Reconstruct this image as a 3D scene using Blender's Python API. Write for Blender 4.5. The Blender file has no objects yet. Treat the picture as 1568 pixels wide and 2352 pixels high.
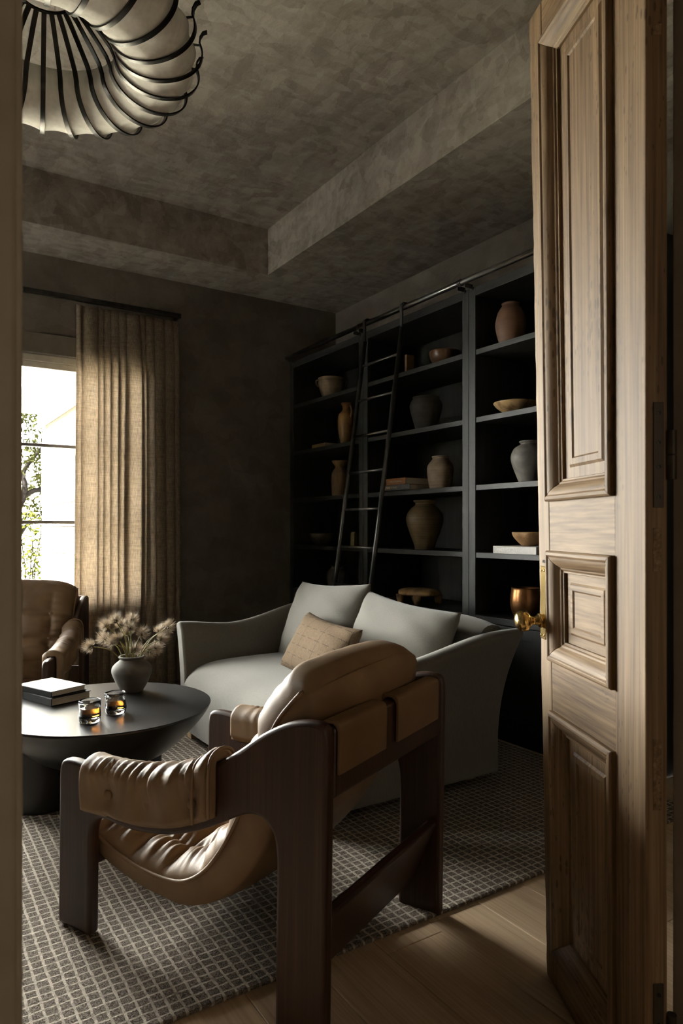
import bpy, bmesh, math, random
import numpy as np
from mathutils import Vector, Matrix
random.seed(7)
PI = math.pi
S = bpy.context.scene
COL = S.collection
# ------------------------------------------------------------------ camera
F_PX, W_PX, H_PX = 1587.0, 1568.0, 2352.0
cam = bpy.data.cameras.new('camera')
cam.sensor_fit = 'AUTO'; cam.sensor_width = 36.0
cam.lens = F_PX / H_PX * 36.0
cam.shift_y = 37.0 / H_PX
cam.clip_start = 0.02; cam.clip_end = 200
cam.dof.use_dof = True; cam.dof.focus_distance = 2.6; cam.dof.aperture_fstop = 9.0
cam_o = bpy.data.objects.new('camera', cam); COL.objects.link(cam_o)
cam_o.location = (0, 0, 1.15); cam_o.rotation_euler = (PI/2, 0, math.radians(-33))
S.camera = cam_o
# ------------------------------------------------------------------ world, sun, daylight, exposure
w = bpy.data.worlds.new('sky'); S.world = w; w.use_nodes = True
bg = w.node_tree.nodes['Background']
bg.inputs['Color'].default_value = (1.0, .965, .92, 1); bg.inputs['Strength'].default_value = 36.0
sun = bpy.data.lights.new('sun', 'SUN'); sun.energy = 620; sun.angle = math.radians(0.6); sun.color = (1, .95, .86)
sun_o = bpy.data.objects.new('sun', sun); COL.objects.link(sun_o)
sun_o.rotation_euler = Vector((0.30, -0.015, -0.95)).to_track_quat('-Z', 'Y').to_euler()
por = bpy.data.lights.new('window_portal', 'AREA'); por.shape = 'RECTANGLE'; por.size = 2.4; por.size_y = 1.75
por.cycles.is_portal = True
por_o = bpy.data.objects.new('window_portal', por); COL.objects.link(por_o)
por_o.location = (.36, 5.24, 1.46); por_o.rotation_euler = (-PI/2, 0, 0)
por2 = bpy.data.lights.new('side_window_portal', 'AREA'); por2.shape = 'RECTANGLE'; por2.size = 1.25; por2.size_y = .8
por2.cycles.is_portal = True
por2_o = bpy.data.objects.new('side_window_portal', por2); COL.objects.link(por2_o)
por2_o.location = (-2.12, 4.49, 1.74); por2_o.rotation_euler = (0, -PI/2, 0)
S.view_settings.view_transform = 'Standard'; S.view_settings.look = 'None'
S.view_settings.gamma = 1.0; S.view_settings.use_curve_mapping = False
S.view_settings.exposure = 1.2
S.cycles.use_denoising = True
S.cycles.max_bounces = 6; S.cycles.diffuse_bounces = 3; S.cycles.glossy_bounces = 3; S.cycles.transmission_bounces = 6; S.cycles.transparent_max_bounces = 8
S.cycles.sample_clamp_indirect = 6.0
S.cycles.caustics_reflective = False; S.cycles.caustics_refractive = False

# ------------------------------------------------------------------ materials
def new_mat(name):
    m = bpy.data.materials.new(name); m.use_nodes = True
    nt = m.node_tree; b = nt.nodes['Principled BSDF']
    return m, nt, b
def N(nt, t, **k):
    n = nt.nodes.new(t)
    for a, v in k.items():
        if a == 'inp':
            for i, x in v.items(): n.inputs[i].default_value = x
        else: setattr(n, a, v)
    return n
def L(nt, a, b): nt.links.new(a, b)
def ramp(nt, fac, stops):
    r = N(nt, 'ShaderNodeValToRGB'); el = r.color_ramp.elements
    while len(el) < len(stops): el.new(.5)
    for e, (p, c) in zip(el, stops): e.position = p; e.color = (*c, 1)
    L(nt, fac, r.inputs['Fac']); return r
def coords(nt, scale=(1, 1, 1), rot=(0, 0, 0)):
    tc = N(nt, 'ShaderNodeTexCoord'); mp = N(nt, 'ShaderNodeMapping')
    mp.inputs['Scale'].default_value = scale; mp.inputs['Rotation'].default_value = rot
    L(nt, tc.outputs['Object'], mp.inputs['Vector']); return mp.outputs['Vector']
def add_bump(nt, b, h, strength=.3, dist=.01, prev=None):
    bp = N(nt, 'ShaderNodeBump', inp={'Strength': strength, 'Distance': dist})
    L(nt, h, bp.inputs['Height'])
    if prev is not None: L(nt, prev.outputs['Normal'], bp.inputs['Normal'])
    L(nt, bp.outputs['Normal'], b.inputs['Normal']); return bp
def noise_mat(name, c1, c2, scale=5, detail=5, rough=.7, stretch=(1, 1, 1), bump=.0, bscale=None, dist=.003, spec=.5, metal=0, sheen=0, lo=.3, hi=.7, distort=0, coat=0):
    m, nt, b = new_mat(name); v = coords(nt, stretch)
    n = N(nt, 'ShaderNodeTexNoise', inp={'Scale': scale, 'Detail': detail, 'Distortion': distort}); L(nt, v, n.inputs['Vector'])
    r = ramp(nt, n.outputs['Fac'], [(lo, c1), (hi, c2)]); L(nt, r.outputs['Color'], b.inputs['Base Color'])
    b.inputs['Roughness'].default_value = rough; b.inputs['Specular IOR Level'].default_value = spec; b.inputs['Metallic'].default_value = metal
    if sheen: b.inputs['Sheen Weight'].default_value = sheen; b.inputs['Sheen Roughness'].default_value = .4
    if coat: b.inputs['Coat Weight'].default_value = coat; b.inputs['Coat Roughness'].default_value = .25
    if bump:
        n2 = N(nt, 'ShaderNodeTexNoise', inp={'Scale': bscale or scale*4, 'Detail': 4}); L(nt, v, n2.inputs['Vector'])
        add_bump(nt, b, n2.outputs['Fac'], bump, dist)
    return m
def wood_mat(name, c1, c2, c3, axis='Z', scale=1.0, rough=.55, bump=.25, knots=False, spec=.4, dist=.002):
    m, nt, b = new_mat(name)
    st = {'X': (.12, 1, 1), 'Y': (1, .12, 1), 'Z': (1, 1, .12)}[axis]
    st2 = {'X': (.02, 1, 1), 'Y': (1, .02, 1), 'Z': (1, 1, .02)}[axis]
    v = coords(nt, [a*scale for a in st]); v2 = coords(nt, [a*scale for a in st2])
    n1 = N(nt, 'ShaderNodeTexNoise', inp={'Scale': 7, 'Detail': 6, 'Distortion': 1.2}); L(nt, v, n1.inputs['Vector'])
    n2 = N(nt, 'ShaderNodeTexNoise', inp={'Scale': 150, 'Detail': 3}); L(nt, v2, n2.inputs['Vector'])
    n3 = N(nt, 'ShaderNodeTexNoise', inp={'Scale': 62, 'Detail': 5, 'Distortion': .5}); L(nt, v2, n3.inputs['Vector'])
    mx = N(nt, 'ShaderNodeMix', data_type='FLOAT', inp={0: .45}); L(nt, n1.outputs['Fac'], mx.inputs[2]); L(nt, n3.outputs['Fac'], mx.inputs[3])
    mx2 = N(nt, 'ShaderNodeMix', data_type='FLOAT', inp={0: .38}); L(nt, mx.outputs[0], mx2.inputs[2]); L(nt, n2.outputs['Fac'], mx2.inputs[3])
    r = ramp(nt, mx2.outputs[0], [(.37, c1), (.5, c2), (.62, c3)])
    out = r.outputs['Color']
    if knots:
        vk = coords(nt, {'X': (1.4, 3.2, 3.2), 'Y': (3.2, 1.4, 3.2), 'Z': (3.2, 3.2, 1.4)}[axis])
        vo = N(nt, 'ShaderNodeTexVoronoi', inp={'Scale': 2.0}); L(nt, vk, vo.inputs['Vector'])
        kr = ramp(nt, vo.outputs['Distance'], [(.0, (0, 0, 0)), (.045, (.25, .25, .25)), (.09, (1, 1, 1))])
        # worm holes and pitting
        vp = coords(nt, {'X': (.3, 1, 1), 'Y': (1, .3, 1), 'Z': (1, 1, .3)}[axis])
        vw = N(nt, 'ShaderNodeTexVoronoi', inp={'Scale': 90.0}); L(nt, vp, vw.inputs['Vector'])
        pn = N(nt, 'ShaderNodeTexNoise', inp={'Scale': 5.5, 'Detail': 3}); L(nt, vp, pn.inputs['Vector'])
        pm = N(nt, 'ShaderNodeMapRange', inp={1: .50, 2: .68, 3: 0.0, 4: .30}); L(nt, pn.outputs['Fac'], pm.inputs[0])
        df = N(nt, 'ShaderNodeMath', operation='SUBTRACT'); L(nt, vw.outputs['Distance'], df.inputs[0]); L(nt, pm.outputs[0], df.inputs[1])
        wr = ramp(nt, df.outputs[0], [(.02, (.22, .18, .14)), (.12, (1, 1, 1))])
        m1 = N(nt, 'ShaderNodeMix', data_type='RGBA', blend_type='MULTIPLY', inp={0: .55}); L(nt, out, m1.inputs[6]); L(nt, kr.outputs['Color'], m1.inputs[7])
        m2 = N(nt, 'ShaderNodeMix', data_type='RGBA', blend_type='MULTIPLY', inp={0: .6}); L(nt, m1.outputs[2], m2.inputs[6]); L(nt, wr.outputs['Color'], m2.inputs[7])
        big = N(nt, 'ShaderNodeTexNoise', inp={'Scale': 2.2, 'Detail': 5}); L(nt, coords(nt, st), big.inputs['Vector'])
        br = ramp(nt, big.outputs['Fac'], [(.35, (.72, .66, .58)), (.62, (1.0, 1.0, 1.0))])
        m3 = N(nt, 'ShaderNodeMix', data_type='RGBA', blend_type='MULTIPLY', inp={0: .9}); L(nt, m2.outputs[2], m3.inputs[6]); L(nt, br.outputs['Color'], m3.inputs[7])
        out = m3.outputs[2]
    L(nt, out, b.inputs['Base Color'])
    b.inputs['Roughness'].default_value = rough; b.inputs['Specular IOR Level'].default_value = spec
    if bump: add_bump(nt, b, mx2.outputs[0], bump, dist)
    return m
def plaster_mat(name, c1, c2, rough=.72, sc=1.5):
    m, nt, b = new_mat(name); v = coords(nt, (sc, sc, sc))
    nz = N(nt, 'ShaderNodeTexNoise', inp={'Scale': 4.0, 'Detail': 5, 'Roughness': .6}); L(nt, v, nz.inputs['Vector'])
    ad = N(nt, 'ShaderNodeMix', data_type='RGBA', blend_type='LINEAR_LIGHT', inp={0: .075}); L(nt, v, ad.inputs[6]); L(nt, nz.outputs['Color'], ad.inputs[7])
    sq = N(nt, 'ShaderNodeMapping', inp={'Scale': (1, .42, .8), 'Rotation': (.3, .2, .7)}); L(nt, ad.outputs[2], sq.inputs['Vector'])
    sq2 = N(nt, 'ShaderNodeMapping', inp={'Scale': (.38, 1, .7), 'Rotation': (.1, .4, -.5)}); L(nt, ad.outputs[2], sq2.inputs['Vector'])
    v1 = N(nt, 'ShaderNodeTexVoronoi', inp={'Scale': 9.0}); L(nt, sq.outputs[0], v1.inputs['Vector'])
    v2 = N(nt, 'ShaderNodeTexVoronoi', inp={'Scale': 17.0}); L(nt, sq2.outputs[0], v2.inputs['Vector'])
    st = N(nt, 'ShaderNodeTexNoise', inp={'Scale': 6, 'Detail': 10, 'Distortion': .3, 'Roughness': .74}); L(nt, sq.outputs[0], st.inputs['Vector'])
    a1 = N(nt, 'ShaderNodeMix', data_type='RGBA', inp={0: .5}); L(nt, v1.outputs['Color'], a1.inputs[6]); L(nt, v2.outputs['Color'], a1.inputs[7])
    bw = N(nt, 'ShaderNodeRGBToBW'); L(nt, a1.outputs[2], bw.inputs['Color'])
    mx = N(nt, 'ShaderNodeMix', data_type='FLOAT', inp={0: .66}); L(nt, bw.outputs['Val'], mx.inputs[2]); L(nt, st.outputs['Fac'], mx.inputs[3])
    r = ramp(nt, mx.outputs[0], [(.37, c1), (.63, c2)]); L(nt, r.outputs['Color'], b.inputs['Base Color'])
    rr = ramp(nt, mx.outputs[0], [(.3, (rough+.1,)*3), (.7, (rough-.12,)*3)]); L(nt, rr.outputs['Color'], b.inputs['Roughness'])
    b.inputs['Specular IOR Level'].default_value = .35
    add_bump(nt, b, mx.outputs[0], .6, .014)
    return m
def rug_mat(name):
    m, nt, b = new_mat(name)
    tc = N(nt, 'ShaderNodeTexCoord')
    wob = N(nt, 'ShaderNodeTexNoise', inp={'Scale': 45, 'Detail': 3}); L(nt, tc.outputs['Object'], wob.inputs['Vector'])
    ad = N(nt, 'ShaderNodeMix', data_type='RGBA', blend_type='LINEAR_LIGHT', inp={0: .0045}); L(nt, tc.outputs['Object'], ad.inputs[6]); L(nt, wob.outputs['Color'], ad.inputs[7])
    sx = N(nt, 'ShaderNodeSeparateXYZ'); L(nt, ad.outputs[2], sx.inputs[0])
    def stripe(out, pitch, half):
        d = N(nt, 'ShaderNodeMath', operation='DIVIDE', inp={1: pitch}); L(nt, out, d.inputs[0])
        fr = N(nt, 'ShaderNodeMath', operation='FRACT'); L(nt, d.outputs[0], fr.inputs[0])
        s_ = N(nt, 'ShaderNodeMath', operation='SUBTRACT', inp={1: .5}); L(nt, fr.outputs[0], s_.inputs[0])
        ab = N(nt, 'ShaderNodeMath', operation='ABSOLUTE'); L(nt, s_.outputs[0], ab.inputs[0])
        mr = N(nt, 'ShaderNodeMapRange', interpolation_type='SMOOTHSTEP', inp={1: half, 2: half*1.7, 3: 1.0, 4: 0.0}); L(nt, ab.outputs[0], mr.inputs[0])
        return mr.outputs[0]
    a = stripe(sx.outputs['X'], .0315, .085); c = stripe(sx.outputs['Y'], .029, .07)
    mxm = N(nt, 'ShaderNodeMath', operation='MAXIMUM'); L(nt, a, mxm.inputs[0]); L(nt, c, mxm.inputs[1])
    brk = N(nt, 'ShaderNodeTexNoise', inp={'Scale': 60, 'Detail': 3}); L(nt, tc.outputs['Object'], brk.inputs['Vector'])
    br = ramp(nt, brk.outputs['Fac'], [(.3, (.45, .45, .45)), (.55, (1, 1, 1))])
    mu = N(nt, 'ShaderNodeMath', operation='MULTIPLY'); L(nt, mxm.outputs[0], mu.inputs[0]); L(nt, br.outputs['Color'], mu.inputs[1])
    fl = N(nt, 'ShaderNodeTexNoise', inp={'Scale': 330, 'Detail': 2}); L(nt, tc.outputs['Object'], fl.inputs['Vector'])
    base = ramp(nt, fl.outputs['Fac'], [(.33, (.040, .031, .024)), (.5, (.15, .124, .10)), (.68, (.30, .26, .22))])
    mx = N(nt, 'ShaderNodeMix', data_type='RGBA'); L(nt, mu.outputs[0], mx.inputs[0]); L(nt, base.outputs['Color'], mx.inputs[6]); mx.inputs[7].default_value = (.50, .44, .37, 1)
    L(nt, mx.outputs[2], b.inputs['Base Color']); b.inputs['Roughness'].default_value = .95; b.inputs['Specular IOR Level'].default_value = .1
    hs = N(nt, 'ShaderNodeMath', operation='MULTIPLY_ADD', inp={1: -.5}); L(nt, mu.outputs[0], hs.inputs[0]); L(nt, fl.outputs['Fac'], hs.inputs[2])
    add_bump(nt, b, hs.outputs[0], .8, .006)
    return m
def fabric_mat(name, c1, c2, sc=900, rough=.9, sheen=.25, slub=60):
    m, nt, b = new_mat(name); tc = N(nt, 'ShaderNodeTexCoord')
    w1 = N(nt, 'ShaderNodeTexNoise', inp={'Scale': sc, 'Detail': 2}); L(nt, tc.outputs['Object'], w1.inputs['Vector'])
    v2 = coords(nt, (1, 1, .08)); w2 = N(nt, 'ShaderNodeTexNoise', inp={'Scale': slub*4, 'Detail': 2}); L(nt, v2, w2.inputs['Vector'])
    mx = N(nt, 'ShaderNodeMix', data_type='FLOAT', inp={0: .5}); L(nt, w1.outputs['Fac'], mx.inputs[2]); L(nt, w2.outputs['Fac'], mx.inputs[3])
    r = ramp(nt, mx.outputs[0], [(.3, c1), (.7, c2)]); L(nt, r.outputs['Color'], b.inputs['Base Color'])
    b.inputs['Roughness'].default_value = rough; b.inputs['Specular IOR Level'].default_value = .15
    b.inputs['Sheen Weight'].default_value = sheen; b.inputs['Sheen Roughness'].default_value = .5
    add_bump(nt, b, mx.outputs[0], .25, .0015)
    return m
def plain(name, c, rough=.5, metal=0, spec=.5, trans=0, ior=1.45, coat=0):
    m, nt, b = new_mat(name)
    n = N(nt, 'ShaderNodeTexNoise', inp={'Scale': 18, 'Detail': 4}); L(nt, coords(nt), n.inputs['Vector'])
    r = ramp(nt, n.outputs['Fac'], [(.3, tuple(x*.9 for x in c)), (.7, tuple(min(1, x*1.08) for x in c))]); L(nt, r.outputs['Color'], b.inputs['Base Color'])
    b.inputs['Roughness'].default_value = rough; b.inputs['Metallic'].default_value = metal; b.inputs['Specular IOR Level'].default_value = spec
    b.inputs['Transmission Weight'].default_value = trans; b.inputs['IOR'].default_value = ior; b.inputs['Coat Weight'].default_value = coat
    return m
def pane_mat(name):
    m = bpy.data.materials.new(name); m.use_nodes = True; nt = m.node_tree; nt.nodes.remove(nt.nodes['Principled BSDF'])
    o = nt.nodes['Material Output']; t = N(nt, 'ShaderNodeBsdfTransparent'); g = N(nt, 'ShaderNodeBsdfGlossy', inp={'Roughness': .02})
    fr = N(nt, 'ShaderNodeFresnel', inp={'IOR': 1.45}); mx = N(nt, 'ShaderNodeMixShader')
    t.inputs['Color'].default_value = (.95, .97, .96, 1)
    L(nt, fr.outputs[0], mx.inputs[0]); L(nt, t.outputs[0], mx.inputs[1]); L(nt, g.outputs[0], mx.inputs[2]); L(nt, mx.outputs[0], o.inputs['Surface'])
    return m
def cloth_translucent(name, c1, c2, tr, amount=.4, sc=420):
    m, nt, b = new_mat(name); o = nt.nodes['Material Output']
    tc = N(nt, 'ShaderNodeTexCoord')
    a = N(nt, 'ShaderNodeTexNoise', inp={'Scale': sc, 'Detail': 2}); L(nt, coords(nt, (1, 1, .06)), a.inputs['Vector'])
    c = N(nt, 'ShaderNodeTexNoise', inp={'Scale': sc*.5, 'Detail': 2}); L(nt, coords(nt, (.06, .06, 1)), c.inputs['Vector'])
    mx = N(nt, 'ShaderNodeMix', data_type='FLOAT', inp={0: .36}); L(nt, a.outputs['Fac'], mx.inputs[2]); L(nt, c.outputs['Fac'], mx.inputs[3])
    r = ramp(nt, mx.outputs[0], [(.35, c1), (.65, c2)]); L(nt, r.outputs['Color'], b.inputs['Base Color']); b.inputs['Roughness'].default_value = .95; b.inputs['Specular IOR Level'].default_value = .05
    t = N(nt, 'ShaderNodeBsdfTranslucent')
    r2 = ramp(nt, mx.outputs[0], [(.36, tuple(x*.35 for x in tr)), (.64, tr)]); L(nt, r2.outputs['Color'], t.inputs['Color'])
    ms = N(nt, 'ShaderNodeMixShader', inp={0: amount}); L(nt, b.outputs[0], ms.inputs[1]); L(nt, t.outputs[0], ms.inputs[2]); L(nt, ms.outputs[0], o.inputs['Surface'])
    add_bump(nt, b, mx.outputs[0], .2, .001)
    return m
def pillow_mat(name):
    m, nt, b = new_mat(name); tc = N(nt, 'ShaderNodeTexCoord'); sx = N(nt, 'ShaderNodeSeparateXYZ'); L(nt, tc.outputs['Object'], sx.inputs[0])
    def line(out, pitch, half, off=0.):
        d = N(nt, 'ShaderNodeMath', operation='MULTIPLY_ADD', inp={1: 1/pitch, 2: off}); L(nt, out, d.inputs[0])
        fr = N(nt, 'ShaderNodeMath', operation='FRACT'); L(nt, d.outputs[0], fr.inputs[0])
        s_ = N(nt, 'ShaderNodeMath', operation='SUBTRACT', inp={1: .5}); L(nt, fr.outputs[0], s_.inputs[0])
        ab = N(nt, 'ShaderNodeMath', operation='ABSOLUTE'); L(nt, s_.outputs[0], ab.inputs[0])
        lt = N(nt, 'ShaderNodeMath', operation='LESS_THAN', inp={1: half}); L(nt, ab.outputs[0], lt.inputs[0]); return lt.outputs[0]
    a = line(sx.outputs['X'], .19, .008); c = line(sx.outputs['Y'], .052, .045); dsh = line(sx.outputs['X'], .009, .3); gap = line(sx.outputs['X'], .085, .33, .5)
    m1 = N(nt, 'ShaderNodeMath', operation='MULTIPLY'); L(nt, c, m1.inputs[0]); L(nt, dsh, m1.inputs[1])
    m2 = N(nt, 'ShaderNodeMath', operation='MULTIPLY'); L(nt, m1.outputs[0], m2.inputs[0]); L(nt, gap, m2.inputs[1])
    mm = N(nt, 'ShaderNodeMath', operation='MAXIMUM'); L(nt, m2.outputs[0], mm.inputs[0]); L(nt, a, mm.inputs[1])
    n = N(nt, 'ShaderNodeTexNoise', inp={'Scale': 500, 'Detail': 3}); L(nt, coords(nt, (1, .15, 1)), n.inputs['Vector'])
    r = ramp(nt, n.outputs['Fac'], [(.3, (.10, .068, .04)), (.7, (.18, .13, .085))])
    mx = N(nt, 'ShaderNodeMix', data_type='RGBA'); L(nt, mm.outputs[0], mx.inputs[0]); L(nt, r.outputs['Color'], mx.inputs[6]); mx.inputs[7].default_value = (.06, .042, .03, 1)
    L(nt, mx.outputs[2], b.inputs['Base Color']); b.inputs['Roughness'].default_value = .9; b.inputs['Specular IOR Level'].default_value = .1
    add_bump(nt, b, n.outputs['Fac'], .4, .002); return m
def ring_mat(name, c1, c2, freq=60, rough=.5, axis=2, spec=.4, mott=.5):
    m, nt, b = new_mat(name); v = coords(nt, (.6, .6, freq))
    n = N(nt, 'ShaderNodeTexNoise', inp={'Scale': 1.2, 'Detail': 5, 'Roughness': .7}); L(nt, v, n.inputs['Vector'])
    n2 = N(nt, 'ShaderNodeTexNoise', inp={'Scale': 16, 'Detail': 6}); L(nt, coords(nt), n2.inputs['Vector'])
    mx = N(nt, 'ShaderNodeMix', data_type='FLOAT', inp={0: mott}); L(nt, n.outputs['Fac'], mx.inputs[2]); L(nt, n2.outputs['Fac'], mx.inputs[3])
    r = ramp(nt, mx.outputs[0], [(.36, c1), (.64, c2)]); L(nt, r.outputs['Color'], b.inputs['Base Color'])
    b.inputs['Roughness'].default_value = rough; b.inputs['Specular IOR Level'].default_value = spec
    add_bump(nt, b, mx.outputs[0], .5, .004); return m

M = {}
M['plaster'] = plaster_mat('trowelled_plaster', (.205, .178, .152), (.375, .340, .302))
M['plaster_wall'] = plaster_mat('wall_plaster', (.105, .088, .07), (.15, .128, .104), sc=.8)
M['hall'] = plaster_mat('hall_plaster', (.30, .26, .21), (.36, .32, .26), sc=.6)
M['trim'] = plain('taupe_trim_paint', (.36, .305, .24), .5)
M['casing'] = plain('dark_casing_paint', (.13, .11, .085), .55)
M['floor_oak'] = wood_mat('oak_plank', (.36, .25, .152), (.47, .34, .22), (.56, .42, .28), 'Y', 1.0, .36, .12)
M['subfloor'] = plain('subfloor', (.1, .08, .06), .9)
M['rug'] = rug_mat('woven_rug')
M['pine'] = wood_mat('stripped_pine', (.10, .056, .024), (.225, .145, .076), (.345, .24, .138), 'Z', 1.0, .62, .45, True)
M['pine_x'] = wood_mat('stripped_pine_rail', (.10, .056, .024), (.225, .145, .076), (.345, .24, .138), 'X', 1.0, .62, .45, True)
M['brass'] = noise_mat('aged_brass', (.50, .33, .11), (.72, .52, .22), 30, 5, .2, metal=1, lo=.3, hi=.6)
M['iron'] = noise_mat('blackened_iron', (.012, .011, .010), (.03, .027, .024), 20, 4, .35, metal=.7)
M['hinge'] = noise_mat('bronze_hinge', (.035, .025, .018), (.06, .045, .03), 20, 4, .5, metal=.5)
M['walnut'] = wood_mat('dark_rosewood', (.022, .0085, .005), (.038, .0155, .009), (.056, .024, .014), 'Z', 1.0, .42, .08, spec=.4)
M['leather'] = noise_mat('tan_leather', (.150, .088, .042), (.235, .150, .080), 6, 6, .57, bump=.35, bscale=260, dist=.0012, spec=.5, distort=.4)
M['leather_dark'] = noise_mat('tan_leather_strap', (.12, .068, .031), (.165, .10, .05), 6, 5, .5, bump=.3, bscale=300, dist=.001, spec=.4)
M['sofa'] = fabric_mat('grey_linen', (.134, .125, .107), (.196, .184, .160))
M['sofa_leg'] = wood_mat('pale_oak_leg', (.42, .29, .15), (.52, .37, .2), (.6, .44, .25), 'Z')
M['pillow'] = pillow_mat('stitched_pillow')
M['table'] = noise_mat('black_stained_table', (.009, .008, .0075), (.018, .016, .015), 9, 6, .33, bump=.12, bscale=90, dist=.001, spec=.38)
M['black_oak'] = wood_mat('black_oak', (.012, .0117, .0113), (.020, .0195, .019), (.031, .030, .029), 'Z', 1.3, .5, .3)
M['black_oak_y'] = wood_mat('black_oak_shelf', (.012, .0117, .0113), (.020, .0195, .019), (.031, .030, .029), 'Y', 1.3, .5, .3)
M['steel'] = noise_mat('gunmetal', (.20, .20, .20), (.30, .30, .30), 8, 3, .28, metal=1)
M['steel_dark'] = noise_mat('dark_gunmetal', (.09, .09, .09), (.14, .14, .14), 8, 3, .3, metal=.9)
M['shade'] = cloth_translucent('parchment_shade', (.80, .78, .74), (.88, .86, .82), (.6, .58, .54), .15, 60)
M['curtain'] = cloth_translucent('linen_curtain', (.30, .245, .185), (.42, .35, .27), (.74, .655, .555), .55)
M['pane'] = pane_mat('window_pane')
M['sash'] = plain('light_sash', (.62, .58, .5), .45)
M['muntin'] = plain('grey_muntin', (.28, .28, .29), .4)
M['stone'] = noise_mat('limestone', (.66, .60, .50), (.85, .80, .72), 6, 6, .9, bump=.5, bscale=20, dist=.01)
M['stucco_white'] = plain('white_stucco', (.80, .77, .70), .8)
M['gravel'] = noise_mat('pale_gravel', (.16, .15, .12), (.24, .225, .185), 30, 6, .95)
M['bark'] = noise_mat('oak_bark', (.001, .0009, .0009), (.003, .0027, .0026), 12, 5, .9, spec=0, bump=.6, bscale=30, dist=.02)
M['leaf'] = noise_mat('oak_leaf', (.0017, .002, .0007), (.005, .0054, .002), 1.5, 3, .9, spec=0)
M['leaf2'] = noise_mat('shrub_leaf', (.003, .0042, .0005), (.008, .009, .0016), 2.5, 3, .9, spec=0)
M['bounce_paving'] = noise_mat('white_bounce_paving', (.74, .71, .66), (.84, .81, .76), 5, 4, .9)
M['hedge'] = noise_mat('sky_block_hedge', (.015, .02, .008), (.04, .05, .02), 8, 6, .9)
M['mortar'] = noise_mat('shadowed_mortar', (.025, .022, .018), (.04, .036, .03), 30, 3, .95, spec=0)
M['vase_grey'] = ring_mat('grey_vase', (.085, .075, .066), (.135, .12, .105), 30, .8)
M['glass'] = plain('tumbler_glass', (1, 1, 1), .02, trans=1, ior=1.5)
M['whiskey'] = plain('whiskey', (.80, .28, .035), .0, trans=1, ior=1.36)
M['stem'] = noise_mat('flower_stem', (.13, .12, .03), (.25, .22, .07), 30, 3, .7)
M['fluff'] = noise_mat('seed_fluff', (.44, .36, .26), (.74, .67, .58), 40, 2, .8)
M['seed'] = noise_mat('seed_core', (.05, .04, .02), (.14, .11, .05), 60, 2, .9)
M['bookblack'] = noise_mat('black_book_cloth', (.006, .006, .006), (.012, .012, .012), 60, 3, .6, spec=.15)
M['booktop'] = noise_mat('pale_book_cloth', (.14, .135, .125), (.18, .172, .16), 60, 3, .6)
M['paper'] = noise_mat('page_edges', (.50, .45, .38), (.62, .57, .49), 200, 2, .9, stretch=(.05, .05, 1))
M['bookorange'] = noise_mat('rust_book_cloth', (.26, .10, .03), (.36, .15, .05), 60, 3, .6)
M['bookgrey'] = noise_mat('charcoal_book_cloth', (.07, .07, .075), (.10, .10, .11), 60, 3, .6)
M['bookwhite'] = noise_mat('pale_grey_book_cloth', (.48, .46, .43), (.56, .54, .50), 60, 3, .6)
M['bookbrown'] = noise_mat('tan_book_cloth', (.26, .16, .07), (.38, .24, .12), 40, 3, .6)
M['ink'] = plain('pale_lettering', (.75, .70, .62), .6)
M['ink_orange'] = plain('peach_lettering', (.70, .48, .33), .6)
M['ink_white'] = plain('white_lettering', (.85, .83, .8), .6)
M['ink_black'] = plain('black_stamp', (.02, .015, .012), .7)

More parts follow.
